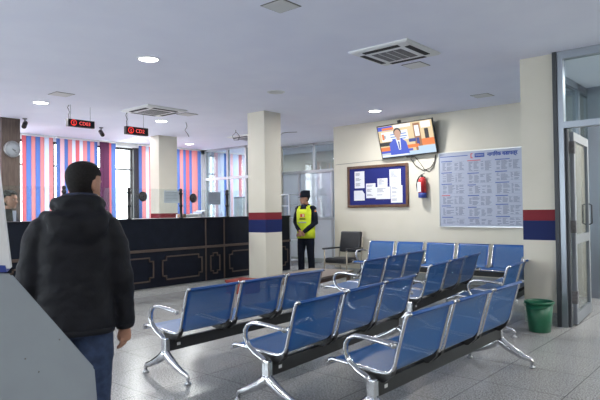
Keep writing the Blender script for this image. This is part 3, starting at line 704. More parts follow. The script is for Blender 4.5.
# things behind the glass
def deskbox(name, x, y, sx, sy, z0, hgt, m, lab, cat, legs=False):
    o = thing(name, lab, cat, (x, y, z0)); MB().box(-sx, sx, -sy, sy, 0, hgt, None, 0.006).build('body', M[m], o); return o
inner = thing('teller_desk', 'low pale work desk behind the counter', 'desk', (XC - 1.0, 0, 0))
MB().box(-0.35, 0.36, 4.3, 8.5, 1.0, 1.04).build('desk_top', M['offwhite'], inner)
MB().box(-0.33, -0.30, 4.35, 8.45, 0, 1.0).build('modesty_panel', M['frost_w'], inner)
for yy in (4.35, 6.4, 8.4): MB().box(-0.30, 0.34, yy - 0.02, yy + 0.02, 0, 1.0).build('side_panel', M['frost_w'], inner)
def monitor(y, lab, rz=0.0, m='blackp'):
    o = thing('computer_monitor', lab, 'monitor', (XC - 0.9, y, 1.04), rz, 'monitors behind the counter')
    MB().box(-0.02, 0.02, -0.23, 0.23, 0.10, 0.40, None, 0.006).build('screen_case', M[m], o)
    MB().box(-0.03, -0.02, -0.21, 0.21, 0.12, 0.38).build('screen', M['counter'], o)
    MB().tube([(0.01, 0, 0.01), (0.01, 0, 0.12)], 0.02, n=8).build('neck', M[m], o)
    MB().lathe([(0.001, 0), (0.1, 0), (0.1, 0.012), (0.001, 0.014)]).build('foot', M[m], o)
monitor(4.72, 'black monitor behind the counter right of the standing man head', 0.5)
deskbox('cardboard_box', XC - 0.72, 6.56, 0.06, 0.055, 1.04, 0.27, 'card', 'small brown box on the desk behind the counter', 'box')
deskbox('desk_printer', XC - 0.85, 6.79, 0.16, 0.14, 1.04, 0.26, 'white', 'white printer on the desk behind the counter', 'printer')
for k, (yy, hh) in enumerate(((7.0, 0.27), (7.075, 0.31), (7.15, 0.33))):
    lab = ['shortest pale binder standing behind the glass near the striped pillar', 'middle pale binder of the three behind the glass', 'tallest pale binder of the three behind the glass'][k]
    o = thing('binder', lab, 'binder', (XC - 0.85, yy, 1.04), 0, 'binders on the desk behind the counter')
    MB().box(-0.13, 0.13, -0.033, 0.033, 0, hh, None, 0.004).build('cover', M['board' if k == 1 else 'white'], o)
    MB().box(0.13, 0.132, -0.02, 0.02, hh * .55, hh * .8).build('spine_tag', M['paper'], o)
# glass cabinet inside the glass office
t = thing('glass_cabinet', 'glass fronted cabinet with shelves beside the glass office', 'cabinet', (-9.9, 10.9, 0))
t.location = (-9.75, 10.55, 0)
f = MB()
for x in (-0.5, 0.5):
    for y in (-0.2, 0.2): f.box(x - 0.02, x + 0.02, y - 0.02, y + 0.02, 0, 1.75)
f.build('frame', M['alu_w'], t)
for z in (0.1, 0.6, 1.1, 1.45, 1.73): MB().box(-0.5, 0.5, -0.2, 0.2, z, z + 0.02).build('shelf', M['frost_w'], t)
MB().box(-0.48, 0.48, -0.205, -0.2, 0.12, 1.73).build('glass_front', M['glass'], t)
o = thing('cardboard_file', 'red file standing on the cabinet behind the glass', 'file', (-9.85, 10.55, 1.75)); MB().box(-0.05, 0.05, -0.1, 0.1, 0, 0.2, None, 0.003).build('cover', M['redbox'], o); MB().box(-0.02, 0.02, -0.103, -0.1, 0.1, 0.16).build('tag', M['paper'], o)
o = thing('grey_safe', 'grey steel cupboard inside the glass office', 'cupboard', (-11.4, 11.2, 0)); MB().box(-0.5, 0.5, -0.25, 0.25, 0, 1.75, None, 0.01).build('body', M['kiosk'], o); MB().box(-0.48, -0.01, -0.265, -0.25, 0.05, 1.7, None, 0.004).build('door', M['offwhite'], o); MB().box(0.01, 0.48, -0.265, -0.25, 0.05, 1.7, None, 0.004).build('door', M['offwhite'], o)

# ================================================================== WAITING BENCHES
def arc(c, r, a0, a1, n): return [(c[0] + r * math.cos(math.radians(a0 + (a1 - a0) * k / n)), c[1] + r * math.sin(math.radians(a0 + (a1 - a0) * k / n))) for k in range(n + 1)]
PROF = [(-0.580, 0.340), (-0.585, 0.357), (-0.575, 0.373), (-0.548, 0.380), (-0.43, 0.371), (-0.30, 0.360), (-0.21, 0.352), (-0.160, 0.352), (-0.118, 0.366), (-0.095, 0.39), (-0.082, 0.425), (-0.06, 0.51), (-0.032, 0.61), (-0.006, 0.70), (0.006, 0.722), (0.022, 0.730), (0.034, 0.722)]
def sheet(prof, y0, y1, m_in, m_edge, edge=0.045):
    """bent sheet: perforated field with solid margins, a few mm thick"""
    mb = MB(); s = 0; S_ = [0]
    for a, b in zip(prof[:-1], prof[1:]): s += math.hypot(b[0] - a[0], b[1] - a[1]); S_.append(s)
    ysx = [y0, y0 + edge, y1 - edge, y1]; tot = S_[-1]
    return mb, ysx, S_
def make_seat(parent, y, w):
    n = len(PROF); s = 0; S_ = [0]
    for a, b in zip(PROF[:-1], PROF[1:]): s += math.hypot(b[0] - a[0], b[1] - a[1]); S_.append(s)
    e = 0.04; ysx = [y + 0.012, y + 0.012 + e, y + w - 0.012 - e, y + w - 0.012]
    me = bpy.data.meshes.new('seat'); vs = []; fs = []; mi = []; uvs = []
    for i, (px, pz) in enumerate(PROF):
        for yy in ysx: vs.append((px, yy, pz))
    for i in range(n - 1):
        for k in range(3):
            q = (i * 4 + k, i * 4 + k + 1, i * 4 + 4 + k + 1, i * 4 + 4 + k); fs.append(q)
            solid = k != 1 or i < 3 or i >= n - 4
            mi.append(1 if solid else 0); uvs.append([(vs[j][1], S_[j // 4]) for j in q])
    me.from_pydata(vs, [], fs); me.materials.append(M['mesh']); me.materials.append(M['bluesteel'])
    ul = me.uv_layers.new(name='UVMap')
    for p, k, uu in zip(me.polygons, mi, uvs):
        p.material_index = k; p.use_smooth = True
        for li, c in zip(p.loop_indices, uu): ul.data[li].uv = c
    o = bpy.data.objects.new('seat', me); C.objects.link(o); o.parent = parent
    for yy in (y + 0.008, y + w - 0.008):
        MB().tube([(px, yy, pz) for px, pz in PROF], 0.0125, None, 8).build('side_rail', M['chrome'], o)
    # roll at the top of the back and at the front lip
    MB().tube([(0.016, y + 0.01, 0.722), (0.016, y + w - 0.01, 0.722)], 0.013, None, 8).build('top_roll', M['bluesteel'], o)
    MB().tube([(-0.577, y + 0.008, 0.356), (-0.577, y + w - 0.008, 0.356)], 0.012, None, 8).build('front_rail', M['chrome'], o)
    return o
PX = -0.205          # post position under the seat
def make_leg(parent, y):
    mb = MB()
    mb.box(PX - 0.032, PX + 0.032, y - 0.022, y + 0.022, 0.195, 0.325, None, 0.008)
    for sx, fx in ((-1, -0.475), (1, 0.075)):
        mb.tube([(PX - 0.004 * sx, y, 0.225), (PX + 0.015 * sx, y, 0.192), (PX + 0.07 * sx, y, 0.152), (PX + 0.14 * sx, y, 0.115), (PX + 0.21 * sx, y, 0.083), (fx - 0.012 * sx, y, 0.068), (fx, y, 0.055), (fx, y, 0.02)],
                [0.030, 0.040, 0.037, 0.030, 0.024, 0.021, 0.018, 0.016], None, 12, True, (0.75, 1.0))
    o = mb.build('leg', M['chrome'], parent)
    for fx in (-0.475, 0.075): MB().lathe([(0.001, 0), (0.026, 0), (0.026, 0.012), (0.014, 0.02), (0.014, 0.03)], (fx, y, 0), n=14).build('foot_pad', M['steel'], o)
    return o
def make_arm(parent, y):
    pts = [(PX - 0.0, 0.30), (PX - 0.045, 0.335), (PX - 0.105, 0.36), (PX - 0.165, 0.405), (PX - 0.195, 0.46), (PX - 0.193, 0.515), (PX - 0.165, 0.552), (PX - 0.12, 0.570), (PX - 0.05, 0.570), (PX + 0.04, 0.562), (PX + 0.12, 0.553), (PX + 0.142, 0.548)]
    o = MB().tube([(a, y, b) for a, b in pts], [0.020, 0.020, 0.019, 0.018, 0.018, 0.018, 0.018, 0.018, 0.018, 0.018, 0.018, 0.017], None, 10, True, (1.25, 0.8)).build('armrest', M['chrome'], parent)
    MB().ell((PX + 0.15, y, 0.547), (0.02, 0.019, 0.018)).build('end_knob', M['steel'], o)
    return o
def bench(label, loc, rz, nseat=3, ps=0.633, w=0.59, mids=()):
    t = thing('waiting_bench', label, 'bench', loc, rz, 'blue steel waiting benches')
    L = (nseat - 1) * ps + w
    for k in range(nseat): make_seat(t, k * ps, w)
    be = MB().box(PX - 0.022, PX + 0.022, -0.03, L + 0.03, 0.215, 0.305, None, 0.004).build('beam', M['black'], t)
    MB().box(PX + 0.022, PX + 0.0235, 0.045, 0.08, 0.25, 0.272).build('maker_plate', M['offwhite'], be)
    for k in range(nseat):
        for yy in (k * ps + 0.02, k * ps + w - 0.02):
            MB().prism([(PX - 0.10, 0.352), (PX - 0.09, 0.31), (PX, 0.295), (PX + 0.05, 0.30), (PX + 0.10, 0.345), (PX + 0.118, 0.40), (PX + 0.09, 0.375), (PX + 0.045, 0.342), (PX, 0.346)], 'y', yy - 0.02, yy + 0.02, M['black']).build('bracket', None, t)
    for yy in (-0.055, L + 0.055): make_leg(t, yy); make_arm(t, yy)
    for yy in mids: make_leg(t, yy)
    return t
bench('blue three-seat bench nearest the counter, front row left', (-3.646, 2.832, 0), 0.02, 3, 0.61, 0.567)
bB = bench('blue three-seat bench in the front row, middle of three', (-2.515, 2.859, 0), 0.083, 3, 0.642, 0.599)
dup(bB, (-1.709, 2.926, 0), 0.004, 'blue three-seat bench in the front row, nearest the camera and bin')
dup(bB, (-3.908, 5.724, 0), 0.106, 'blue three-seat bench in the second row beside the brown table')
dup(bB, (-2.967, 5.592, 0), 0.129, 'blue three-seat bench in the second row, middle of three')
dup(bB, (-2.244, 5.942, 0), 0.108, 'blue three-seat bench in the second row, partly hidden by the entrance pillar')
LG = 4 * 0.615 + 0.565
bG = bench('long blue five-seat bench along the wall under the notice boards', (-6.206 + LG, YB - 0.25, 0), PI / 2, 5, 0.615, 0.565, (LG * 0.5,))

# ================================================================== OTHER FURNITURE
# armchair in the corner
t = thing('armchair', 'black vinyl armchair with beige steel arms in the wall corner', 'armchair', (-6.68, 9.05, 0), 0.0)
MB().box(-0.25, 0.25, -0.27, 0.17, 0.30, 0.405, None, 0.035).build('seat', M['leather'], t)
b = MB(); b.box(-0.245, 0.245, -0.04, 0.04, -0.21, 0.21, None, 0.03, Matrix.Translation((0, 0.27, 0.70)) @ Matrix.Rotation(math.radians(-9), 4, 'X')); b.build('backrest', M['leather'], t)
for s in (-1, 1):
    MB().tube([(0.27 * s, -0.25, 0.0), (0.27 * s, -0.25, 0.56)], 0.016, n=8).build('front_leg', M['tan'], t)
    MB().tube([(0.27 * s, 0.30, 0.0), (0.27 * s, 0.24, 0.40), (0.27 * s, 0.27, 0.62), (0.255 * s, 0.31, 0.80)], 0.016, n=8).build('rear_leg', M['tan'], t)
    MB().box(0.27 * s - 0.03, 0.27 * s + 0.03, -0.29, 0.27, 0.565, 0.595, None, 0.01).build('armrest', M['leather'], t)
    MB().box(0.265 * s - 0.01, 0.265 * s + 0.01, -0.25, 0.26, 0.285, 0.315).build('side_bar', M['tan'], t)
MB().box(-0.27, 0.27, -0.255, -0.235, 0.275, 0.305).build('front_bar', M['tan'], t)
# low table
t = thing('low_table', 'low brown rectangular table between the benches and the guard', 'table', (-5.30, 6.36, 0), 0.18)
MB().box(-0.375, 0.375, -0.70, 0.70, 0.39, 0.42, None, 0.004).build('tabletop', M['wood'], t)
MB().box(-0.33, 0.33, -0.64, 0.64, 0.33, 0.39).build('apron', M['frame_wood'], t)
for sx in (-1, 1):
    for sy in (-1, 1): MB().box(0.32 * sx - 0.025, 0.32 * sx + 0.025, 0.63 * sy - 0.025, 0.63 * sy + 0.025, 0, 0.34).build('leg', M['frame_wood'], t)
# red box beside the pillar
t = thing('red_box', 'low red wooden box on the floor in front of the striped pillar', 'box', (-6.83, 6.47, 0), 0.1)
MB().box(-0.20, 0.20, -0.20, 0.20, 0, 0.19, None, 0.006).build('body', M['redbox'], t)
MB().box(-0.215, 0.215, -0.215, 0.215, 0.19, 0.22, None, 0.006).build('lid', M['redbox'], t)
# bin
t = thing('waste_bin', 'green plastic waste bin in front of the entrance pillar', 'bin', (-2.06, 6.36, 0))
MB().lathe([(0.001, 0.0), (0.105, 0.0), (0.112, 0.006), (0.142, 0.315), (0.137, 0.315), (0.107, 0.012), (0.001, 0.010)], n=32).build('bucket', M['green'], t)
MB().lathe([(0.142, 0.30), (0.152, 0.302), (0.154, 0.322), (0.148, 0.33), (0.137, 0.326), (0.136, 0.305)], n=32, cap=False).build('rim', M['green'], t)
MB().tube([(0.154 * math.cos(a), -0.154 * abs(math.sin(a)) - 0.004, 0.315 - 0.05 * abs(math.sin(a))) for a in [PI * k / 14 for k in range(15)]], 0.004, n=6).build('handle', M['green'], t)

# ---- kiosk in the foreground
t = thing('ticket_kiosk', 'grey sloping kiosk at the left edge in front of the standing man', 'kiosk', (-0.891 * 1.3, 0.455 * 1.3, 0), 0)
t.rotation_euler = (0, 0, math.atan2(0.891, 0.455))       # local +X to the right along the side, local +Y away from the camera
prof = [(-0.62, 0), (0.075, 0), (0.055, 0.946), (0.05, 1.015), (-0.109, 1.226), (-0.131, 1.229), (-0.62, 1.235)]
b = bmesh.new()
vs = [b.verts.new((px, 0, pz)) for px, pz in prof]; fc = b.faces.new(vs)
r = bmesh.ops.extrude_face_region(b, geom=[fc]); 
for v in [g for g in r['geom'] if isinstance(g, bmesh.types.BMVert)]: v.co.y += 0.30; v.co.x -= 0.10; v.co.z -= 0.03 if v.co.z > 0.5 else 0
bmesh.ops.recalc_face_normals(b, faces=b.faces[:]); bmesh.ops.bevel(b, geom=b.edges[:], offset=0.004, segments=2, affect='EDGES')
MB().frombm(b).build('cabinet', M['kiosk'], t)
MB().prism([(-0.113, 1.236), (-0.136, 1.455), (-0.155, 1.62), (-0.55, 1.62), (-0.55, 1.236)], 'y', 0.01, 0.05, M['kiosk_l']).build('display_panel', None, t)
MB().prism([(-0.145, 1.23), (-0.118, 1.23), (-0.122, 1.243), (-0.145, 1.245)], 'y', -0.001, 0.06, M['bluep']).build('display_hinge', None, t)
sw = MB()
for px, pz in ((-0.02, 1.083), (-0.085, 1.05), (-0.06, 1.02)): sw.add(*_cyl(0.0016, 0.003, 10, 'y'), None, True, Matrix.Translation((px, -0.001, pz)))
sw.build('screw', M['grille'], t)

# ================================================================== PEOPLE
def sell(c, rx, ry, n=20, e=2.4, tilt=0.0):
    """superellipse ring in a horizontal plane at c"""
    out = []
    for k in range(n):
        a = 2 * PI * k / n; ca, sa = math.cos(a), math.sin(a)
        x = rx * math.copysign(abs(ca) ** (2 / e), ca); y = ry * math.copysign(abs(sa) ** (2 / e), sa)
        out.append((c[0] + x, c[1] + y, c[2] + tilt * y))
    return out
def fuse(mb, name, m, parent, voxel, smooth=3, wrinkle=0.0):
    """merge overlapping closed volumes into one continuous surface"""
    o = mb.build(name + '_raw', m)
    md = o.modifiers.new('r', 'REMESH'); md.mode = 'VOXEL'; md.voxel_size = voxel
    dg = bpy.context.evaluated_depsgraph_get(); me = bpy.data.meshes.new_from_object(o.evaluated_get(dg))
    b = bmesh.new(); b.from_mesh(me)
    for _ in range(smooth): bmesh.ops.smooth_vert(b, verts=b.verts[:], factor=0.5, use_axis_x=True, use_axis_y=True, use_axis_z=True)
    if wrinkle:
        b.normal_update()
        off = []
        for v in b.verts:
            p = v.co
            k = noise.noise(Vector((p.x * 9 + p.z * 7, p.y * 9, p.z * 16 - p.x * 5))) + 0.6 * noise.noise(Vector((p.x * 22 - p.z * 9, p.y * 20, p.z * 30)))
            off.append(v.normal * wrinkle * k)
        for v, o_ in zip(b.verts, off): v.co += o_
        bmesh.ops.smooth_vert(b, verts=b.verts[:], factor=0.5, use_axis_x=True, use_axis_y=True, use_axis_z=True)
    for f in b.faces: f.smooth = True
    b.to_mesh(me); b.free(); me.name = name
    if not me.materials: me.materials.append(m)
    bpy.data.objects.remove(o)
    o = bpy.data.objects.new(name, me); C.objects.link(o); o.parent = parent
    return o
HEAD = [(0.000, .026, .088, .045), (.012, .040, .094, .010), (.03, .052, .097, -.03), (.055, .061, .096, -.055), (.08, .066, .096, -.074), (.105, .070, .094, -.088), (.135, .074, .095, -.098), (.165, .076, .092, -.101), (.19, .071, .080, -.094), (.212, .056, .058, -.074), (.228, .032, .03, -.042), (.234, .006, .0, -.012)]
def head_rings(infl=0.0, n=28):
    R = []
    for z, hw, fy, by in HEAD:
        cy = (fy + by) / 2; ry = abs(fy - by) / 2 if fy > by else 0.02
        ry = max(ry, 0.006)
        zz = z + (infl if z > 0.2 else 0)
        R.append([(x, y, zz) for x, y, _ in sell((0, cy, 0), hw + infl, ry + infl, n, 2.25)])
    return R
def person_parts(t, P):
    """P: dict of joints in the person's own frame (facing +Y, right hand at +X)"""
    vox = P['vox']; hp = Vector(P['head']); hm = Matrix.Translation(hp) @ Euler((P.get('hpitch', 0), 0, P.get('hyaw', 0))).to_matrix().to_4x4() @ Matrix.Scale(P.get('hs', 1.0), 4)
    B = MB()
    # head: skull, jaw, nose, brow, chin, ears
    B.rings([[hm @ Vector(p) for p in r] for r in head_rings()], None)
    B.tube([hm @ Vector(p) for p in ((0, .088, .128), (0, .100, .105), (0, .112, .085), (0, .100, .076))], [.008, .011, .016, .009], None, 8)
    B.ell(hm @ Vector((0, .088, .137)), (.05, .014, .010), None, 10, 6, hm.to_3x3().to_4x4())
    B.ell(hm @ Vector((0, .092, .05)), (.024, .012, .012), None, 10, 6, hm.to_3x3().to_4x4())
    for s in (-1, 1): B.ell(hm @ Vector((.078 * s, -.012, .108)), (.015, .022, .036), None, 10, 8, hm.to_3x3().to_4x4())
    nb = Vector(P['neck'])
    B.tube([nb - Vector((0, .01, .06)), nb, hm @ Vector((0, -.018, .05))], [.075, .062, .058], None, 14)
    # trunk
    B.rings([sell(c, rx, ry, 24, 2.6) for c, rx, ry in P['trunk']], None)
    for s in ('r', 'l'):
        a = [Vector(q) for q in P['arm_' + s]]
        B.tube([a[0], a[0].lerp(a[1], .5), a[1], a[1].lerp(a[2], .4), a[2]], [.058, .050, .042, .040, .029], None, 14)
        hand(B, a[1], a[2], P.get('hand_' + s), 1 if s == 'r' else -1, P.get('curl', .5))
        l = [Vector(q) for q in P['leg_' + s]]
        B.tube([l[0], l[0].lerp(l[1], .5), l[1], l[1].lerp(l[2], .35), l[2]], [.088, .078, .057, .055, .040], None, 14)
        B.tube([l[2] + Vector((0, -.05, -.02)), l[2] + Vector((0, .04, -.03)), l[2] + Vector((0, .15, -.045))], [.035, .04, .03], None, 10)
    body = fuse(B, 'body', M['skin'], t, vox, 2)
    # face details
    for s in (-1, 1):
        e = MB(); e.ell(hm @ Vector((.030 * s, .0785, .118)), (.014, .010, .007), None, 10, 8, hm.to_3x3().to_4x4()); eo = e.build('eye', M['eye'], t)
        e = MB(); e.ell(hm @ Vector((.030 * s, .0868, .118)), (.006, .004, .006), None, 8, 6, hm.to_3x3().to_4x4()); e.build('iris', M['iris'], eo)
        e = MB(); e.tube([hm @ Vector(q) for q in ((.014 * s, .096, .138), (.030 * s, .092, .142), (.046 * s, .078, .138))], [.004, .005, .003], None, 6); e.build('eyebrow', M['hair'], t)
    e = MB(); e.tube([hm @ Vector(q) for q in ((-.022, .093, .052), (0, .101, .053), (.022, .093, .052))], [.003, .006, .003], None, 6); e.build('mouth', M['lip'], t)
    # hair cap
    R = head_rings(P.get('hair_t', .011)); n = len(R[0]); hb = MB(); vs = [hm @ Vector(p) for r in R for p in r]; fs = []
    zs = [h[0] for h in HEAD]
    for i in range(len(R) - 1):
        for k in range(n):
            a = 2 * PI * (k + .5) / n; fr = math.sin(a); z = zs[i]      # fr=1 front, -1 back
            lim = .185 if fr > .55 else (.170 if fr > .3 else .150 if fr > .1 else (.135 if fr > -.3 else P.get('nape', .045)))
            if z >= lim - .012: fs.append((i * n + k, i * n + (k + 1) % n, (i + 1) * n + (k + 1) % n, (i + 1) * n + k))
    fs.append(tuple(range((len(R) - 1) * n, len(R) * n)))
    hb.add(vs, fs, None, True); ho = hb.build('hair', M['hair'], t)
    md = ho.modifiers.new('s', 'SOLIDIFY'); md.thickness = .014; md.offset = -1
    sd = ho.modifiers.new('ss', 'SUBSURF'); sd.levels = 1; sd.render_levels = 1
    return body, hm
def hand(B, elbow, wrist, d, side, curl):
    """palm, four bent fingers of unequal length and a thumb; d = (pointing direction, palm normal)"""
    f = Vector(d[0]).normalized() if d else (wrist - elbow).normalized()
    pn = Vector(d[1]).normalized() if d else Vector((-side, 0, 0))
    pn = (pn - f * pn.dot(f)).normalized(); across = f.cross(pn).normalized()
    th = 1 if (d is None or len(d) < 3) else d[2]
    B.tube([wrist, wrist + f * .03, wrist + f * .06, wrist + f * .085], [.028, .036, .040, .034], None, 12, True, (1.0, .5) if abs((f.cross(Vector((0, 0, 1)) if abs(f.z) < .9 else f.cross(Vector((1, 0, 0))))).normalized().dot(across)) > .7 else (.5, 1.0))
    for k, (o, ln) in enumerate(((.028, .070), (.010, .080), (-.009, .075), (-.027, .058))):
        p0 = wrist + f * .07 + across * o * th; p1 = p0 + (f + pn * .15 * curl).normalized() * ln * .45
        p2 = p1 + (f + pn * 1.1 * curl).normalized() * ln * .32; p3 = p2 + (f + pn * 2.4 * curl).normalized() * ln * .26
        B.tube([p0, p1, p2, p3], [.0095, .009, .0082, .0068], None, 8)
    q0 = wrist + f * .025 + across * .026 * th; q1 = q0 + (f * .75 + across * .6 * th + pn * .25).normalized() * .038; q2 = q1 + (f + across * .15 * th + pn * .35).normalized() * .03
    B.tube([q0, q1, q2], [.013, .0115, .0085], None, 8)
def tubes_fuse(name, m, parent, tubes, vox, rings=(), smooth=3, extra=None, wrinkle=0.003):
    B = MB()
    for pts, rr in tubes: B.tube(pts, rr, None, 16)
    for r in rings: B.rings(r, None)
    if extra: extra(B)
    return fuse(B, name, m, parent, vox, smooth, wrinkle)

# ---- the standing man seen from behind
man = thing('person', 'person in a black hooded jacket and jeans standing with back to the camera', 'person', (-2.872, 1.50, 0), math.atan2(0.886, 0.463))
LA = [(-.165, 0, 1.275), (-.222, -.005, .99), (-.225, .07, .75)]
RA = [(.168, 0, 1.275), (.228, -.015, .985), (.252, .03, .725)]
P = dict(vox=.006, head=(.045, .045, 1.390), hyaw=-.72, hpitch=-.03, neck=(.03, .0, 1.375), hs=.985, curl=.75, nape=-.01,
         trunk=[((0, .01, .70), .13, .08), ((0, .01, .80), .15, .09), ((0, .01, .95), .155, .105), ((0, .01, 1.1), .175, .115), ((0, 0, 1.22), .19, .11), ((0.01, -.005, 1.30), .15, .085), ((0.02, -.005, 1.35), .07, .06)],
         arm_r=RA, arm_l=LA, leg_r=[(.08, .01, .74), (.10, .01, .42), (.10, -.02, .085)], leg_l=[(-.08, .01, .74), (-.10, .01, .42), (-.10, -.02, .085)],
         hand_r=((-.06, .12, -1), (-.75, .5, 0), 1), hand_l=((.05, .15, -1), (.75, .5, 0), -1))
person_parts(man, P)
def jk(B):
    # rounded shoulders, hood lying on the upper back, stand-up collar
    for s in (-1, 1): B.ell((.148 * s, -.005, 1.268), (.085, .085, .07))
    B.ell((0.015, -.112, 1.285), (.152, .05, .095), None, 20, 12, Matrix.Rotation(math.radians(-12), 4, 'X'))
    B.ell((0.03, -.07, 1.372), (.125, .06, .05), None, 20, 12, Matrix.Rotation(math.radians(4), 4, 'Y'))
    B.tube([(-.15, -.02, 1.335), (-.11, -.10, 1.325), (.02, -.15, 1.29), (.13, -.10, 1.325), (.165, -.02, 1.335)], [.03, .035, .035, .035, .03], None, 12)
    pts = [(.105 * math.sin(a) * 1.02 + .015, -.005 - .095 * math.cos(a), 1.414 - .035 * (1 - math.cos(a)) / 2) for a in [(-2.4 + 4.8 * k / 20) for k in range(21)]]
    B.tube(pts, [.034] * 21, None, 12)
jacket = tubes_fuse('jacket', M['jacket'], man, [
    ([Vector(RA[0]) + Vector((-.03, 0, .01)), Vector(RA[0]).lerp(Vector(RA[1]), .3), Vector(RA[0]).lerp(Vector(RA[1]), .7), Vector(RA[1]), Vector(RA[1]).lerp(Vector(RA[2]), .5), Vector(RA[2]).lerp(Vector(RA[1]), .12), Vector(RA[2]) + Vector((0, 0, .0))], [.085, .084, .074, .071, .064, .058, .050]),
    ([Vector(LA[0]) + Vector((.03, 0, .01)), Vector(LA[0]).lerp(Vector(LA[1]), .3), Vector(LA[0]).lerp(Vector(LA[1]), .7), Vector(LA[1]), Vector(LA[1]).lerp(Vector(LA[2]), .5), Vector(LA[2]).lerp(Vector(LA[1]), .12), Vector(LA[2])], [.085, .084, .074, .071, .064, .058, .050])],
    .009, [[sell(c, rx, ry, 28, 2.5) for c, rx, ry in [((0.005, .0, .725), .185, .132), ((0.005, 0, .745), .194, .142), ((0.005, 0, .80), .196, .146), ((0, 0, .92), .190, .142), ((0, 0, 1.05), .190, .142), ((0, -.005, 1.16), .196, .142), ((0, -.01, 1.245), .19, .132), ((0.005, -.015, 1.31), .155, .108), ((.01, -.02, 1.36), .11, .088)]]], 4, jk, 0.007)
for a, nm in ((RA, 'cuff'), (LA, 'cuff')):
    w0 = Vector(a[2]); dr = (w0 - Vector(a[1])).normalized(); MB().tube([w0 - dr * .025, w0 - dr * .012, w0 + dr * .004], [.053, .055, .047], None, 16).build(nm, M['jacket'], man)
MB().rings([sell((0.005, 0, z), .188 + q, .137 + q, 28, 2.5) for z, q in ((.716, 0), (.72, .006), (.742, .008), (.748, .004))]).build('jacket_hem', M['jacket'], man)
pts = [(.078 * math.sin(a) + .025, .005 - .072 * math.cos(a), 1.430 - .016 * (1 - math.cos(a)) / 2) for a in [2 * PI * k / 28 for k in range(29)]]
MB().tube(pts, [.022] * 29, None, 10, True, (1, 1.25)).build('sweater_collar', M['navy'], man)
tubes_fuse('jeans', M['jeans'], man, [([Vector((.085 * s, 0, .78)), Vector((.095 * s, .0, .60)), Vector((.10 * s, .01, .42)), Vector((.10 * s, -.01, .2)), Vector((.10 * s, -.015, .05))], [.105, .098, .078, .072, .068]) for s in (-1, 1)], .01,
           [[sell((0, 0, z), rx, ry, 24, 2.4) for z, rx, ry in ((.70, .14, .10), (.76, .178, .125), (.86, .175, .12))]], 3)
for s in (-1, 1):
    MB().rings([sell((.10 * s, yy, zz), rx, ry, 14, 2.5) for yy, zz, rx, ry in ((.06, 0, .05, .14), (.06, .03, .05, .14), (.03, .07, .042, .10), (.0, .10, .04, .06))]).build('shoe', M['shoe'], man)
MB().prism([(-.15, .63), (-.05, .63), (-.05, .70), (-.10, .715), (-.15, .70)], 'y', -.119, -.112, M['jeans']).build('back_pocket', None, man)

# ---- the guard
guard = thing('person', 'person in a yellow safety vest and dark cap standing by the striped pillar', 'person', (-7.69, 9.12, 0), -2.95)
RA = [(.18, 0, 1.385), (.255, .0, 1.10), (.045, .185, .90)]
LA = [(-.18, 0, 1.385), (-.25, .02, 1.09), (-.02, .20, .87)]
P = dict(vox=.007, head=(0, .03, 1.475), hyaw=-.70, hpitch=0, neck=(0, -.005, 1.45), hs=.98, curl=.5, nape=.05, hair_t=.006,
         trunk=[((0, 0, .80), .15, .10), ((0, 0, .92), .16, .11), ((0, .005, 1.06), .15, .105), ((0, .005, 1.2), .17, .115), ((0, 0, 1.33), .18, .11), ((0, -.005, 1.42), .13, .08), ((0, -.005, 1.46), .06, .055)],
         arm_r=RA, arm_l=LA, leg_r=[(.095, 0, .84), (.115, .02, .46), (.12, -.01, .085)], leg_l=[(-.095, 0, .84), (-.115, .02, .46), (-.13, -.01, .085)],
         hand_r=((-.75, .2, -.45), (0, -1, -.1), -1), hand_l=((.7, .3, -.25), (0, -1, -.2), 1))
_, hm = person_parts(guard, P)
def slv(a, r): a = [Vector(q) for q in a]; return ([a[0] + Vector((-.03 if a[0].x > 0 else .03, 0, 0)), a[0].lerp(a[1], .5), a[1], a[1].lerp(a[2], .5), a[2].lerp(a[1], .08)], r)
def gj(B):
    for s in (-1, 1): B.ell((.158 * s, 0, 1.378), (.09, .088, .072))
    B.tube([(.068 * math.sin(2 * PI * k / 20), -.005 + .062 * math.cos(2 * PI * k / 20), 1.452) for k in range(21)], [.025] * 21, None, 10)
tubes_fuse('uniform_shirt', M['uniform'], guard, [slv(RA, [.07, .066, .056, .052, .042]), slv(LA, [.07, .066, .056, .052, .042])], .010,
           [[sell(c, rx, ry, 24, 2.5) for c, rx, ry in [((0, 0, .78), .178, .125), ((0, 0, .92), .178, .125), ((0, 0, 1.1), .172, .123), ((0, 0, 1.25), .188, .13), ((0, 0, 1.36), .185, .118), ((0, -.005, 1.42), .14, .092), ((0, -.005, 1.455), .08, .07)]]], 3, gj)
# vest: sleeveless shell over the trunk, deep arm openings, open at the sides
vb = MB(); n = 36; VR = [((0, 0, .76), .196, .15), ((0, 0, .92), .192, .15), ((0, 0, 1.08), .186, .145), ((0, 0, 1.2), .196, .147), ((0, 0, 1.30), .200, .142), ((0, 0, 1.37), .190, .13), ((0, -.003, 1.425), .15, .105), ((0, -.003, 1.45), .115, .088)]
R = [sell(c, rx, ry, n, 2.6) for c, rx, ry in VR]; vs = [p for r in R for p in r]; fs = []
for i in range(len(R) - 1):
    for k in range(n):
        a = 2 * PI * (k + .5) / n; side = abs(math.cos(a)); fr = math.sin(a)
        if i >= 2 and side > (.90 if i < 5 else (.965 if i == 5 else 2)): continue
        if (i == 5 and fr > .95) or (i == 6 and fr > .72): continue
        fs.append((i * n + k, i * n + (k + 1) % n, (i + 1) * n + (k + 1) % n, (i + 1) * n + k))
vb.add(vs, fs, None, True); vo = vb.build('safety_vest', M['hivis'], guard); md = vo.modifiers.new('s', 'SOLIDIFY'); md.thickness = .008
fy = .155
MB().prism([(-.055, 1.20), (.055, 1.20), (.055, 1.275), (-.055, 1.275)], 'y', fy - .006, fy, M['badge']).build('vest_badge', None, vo)
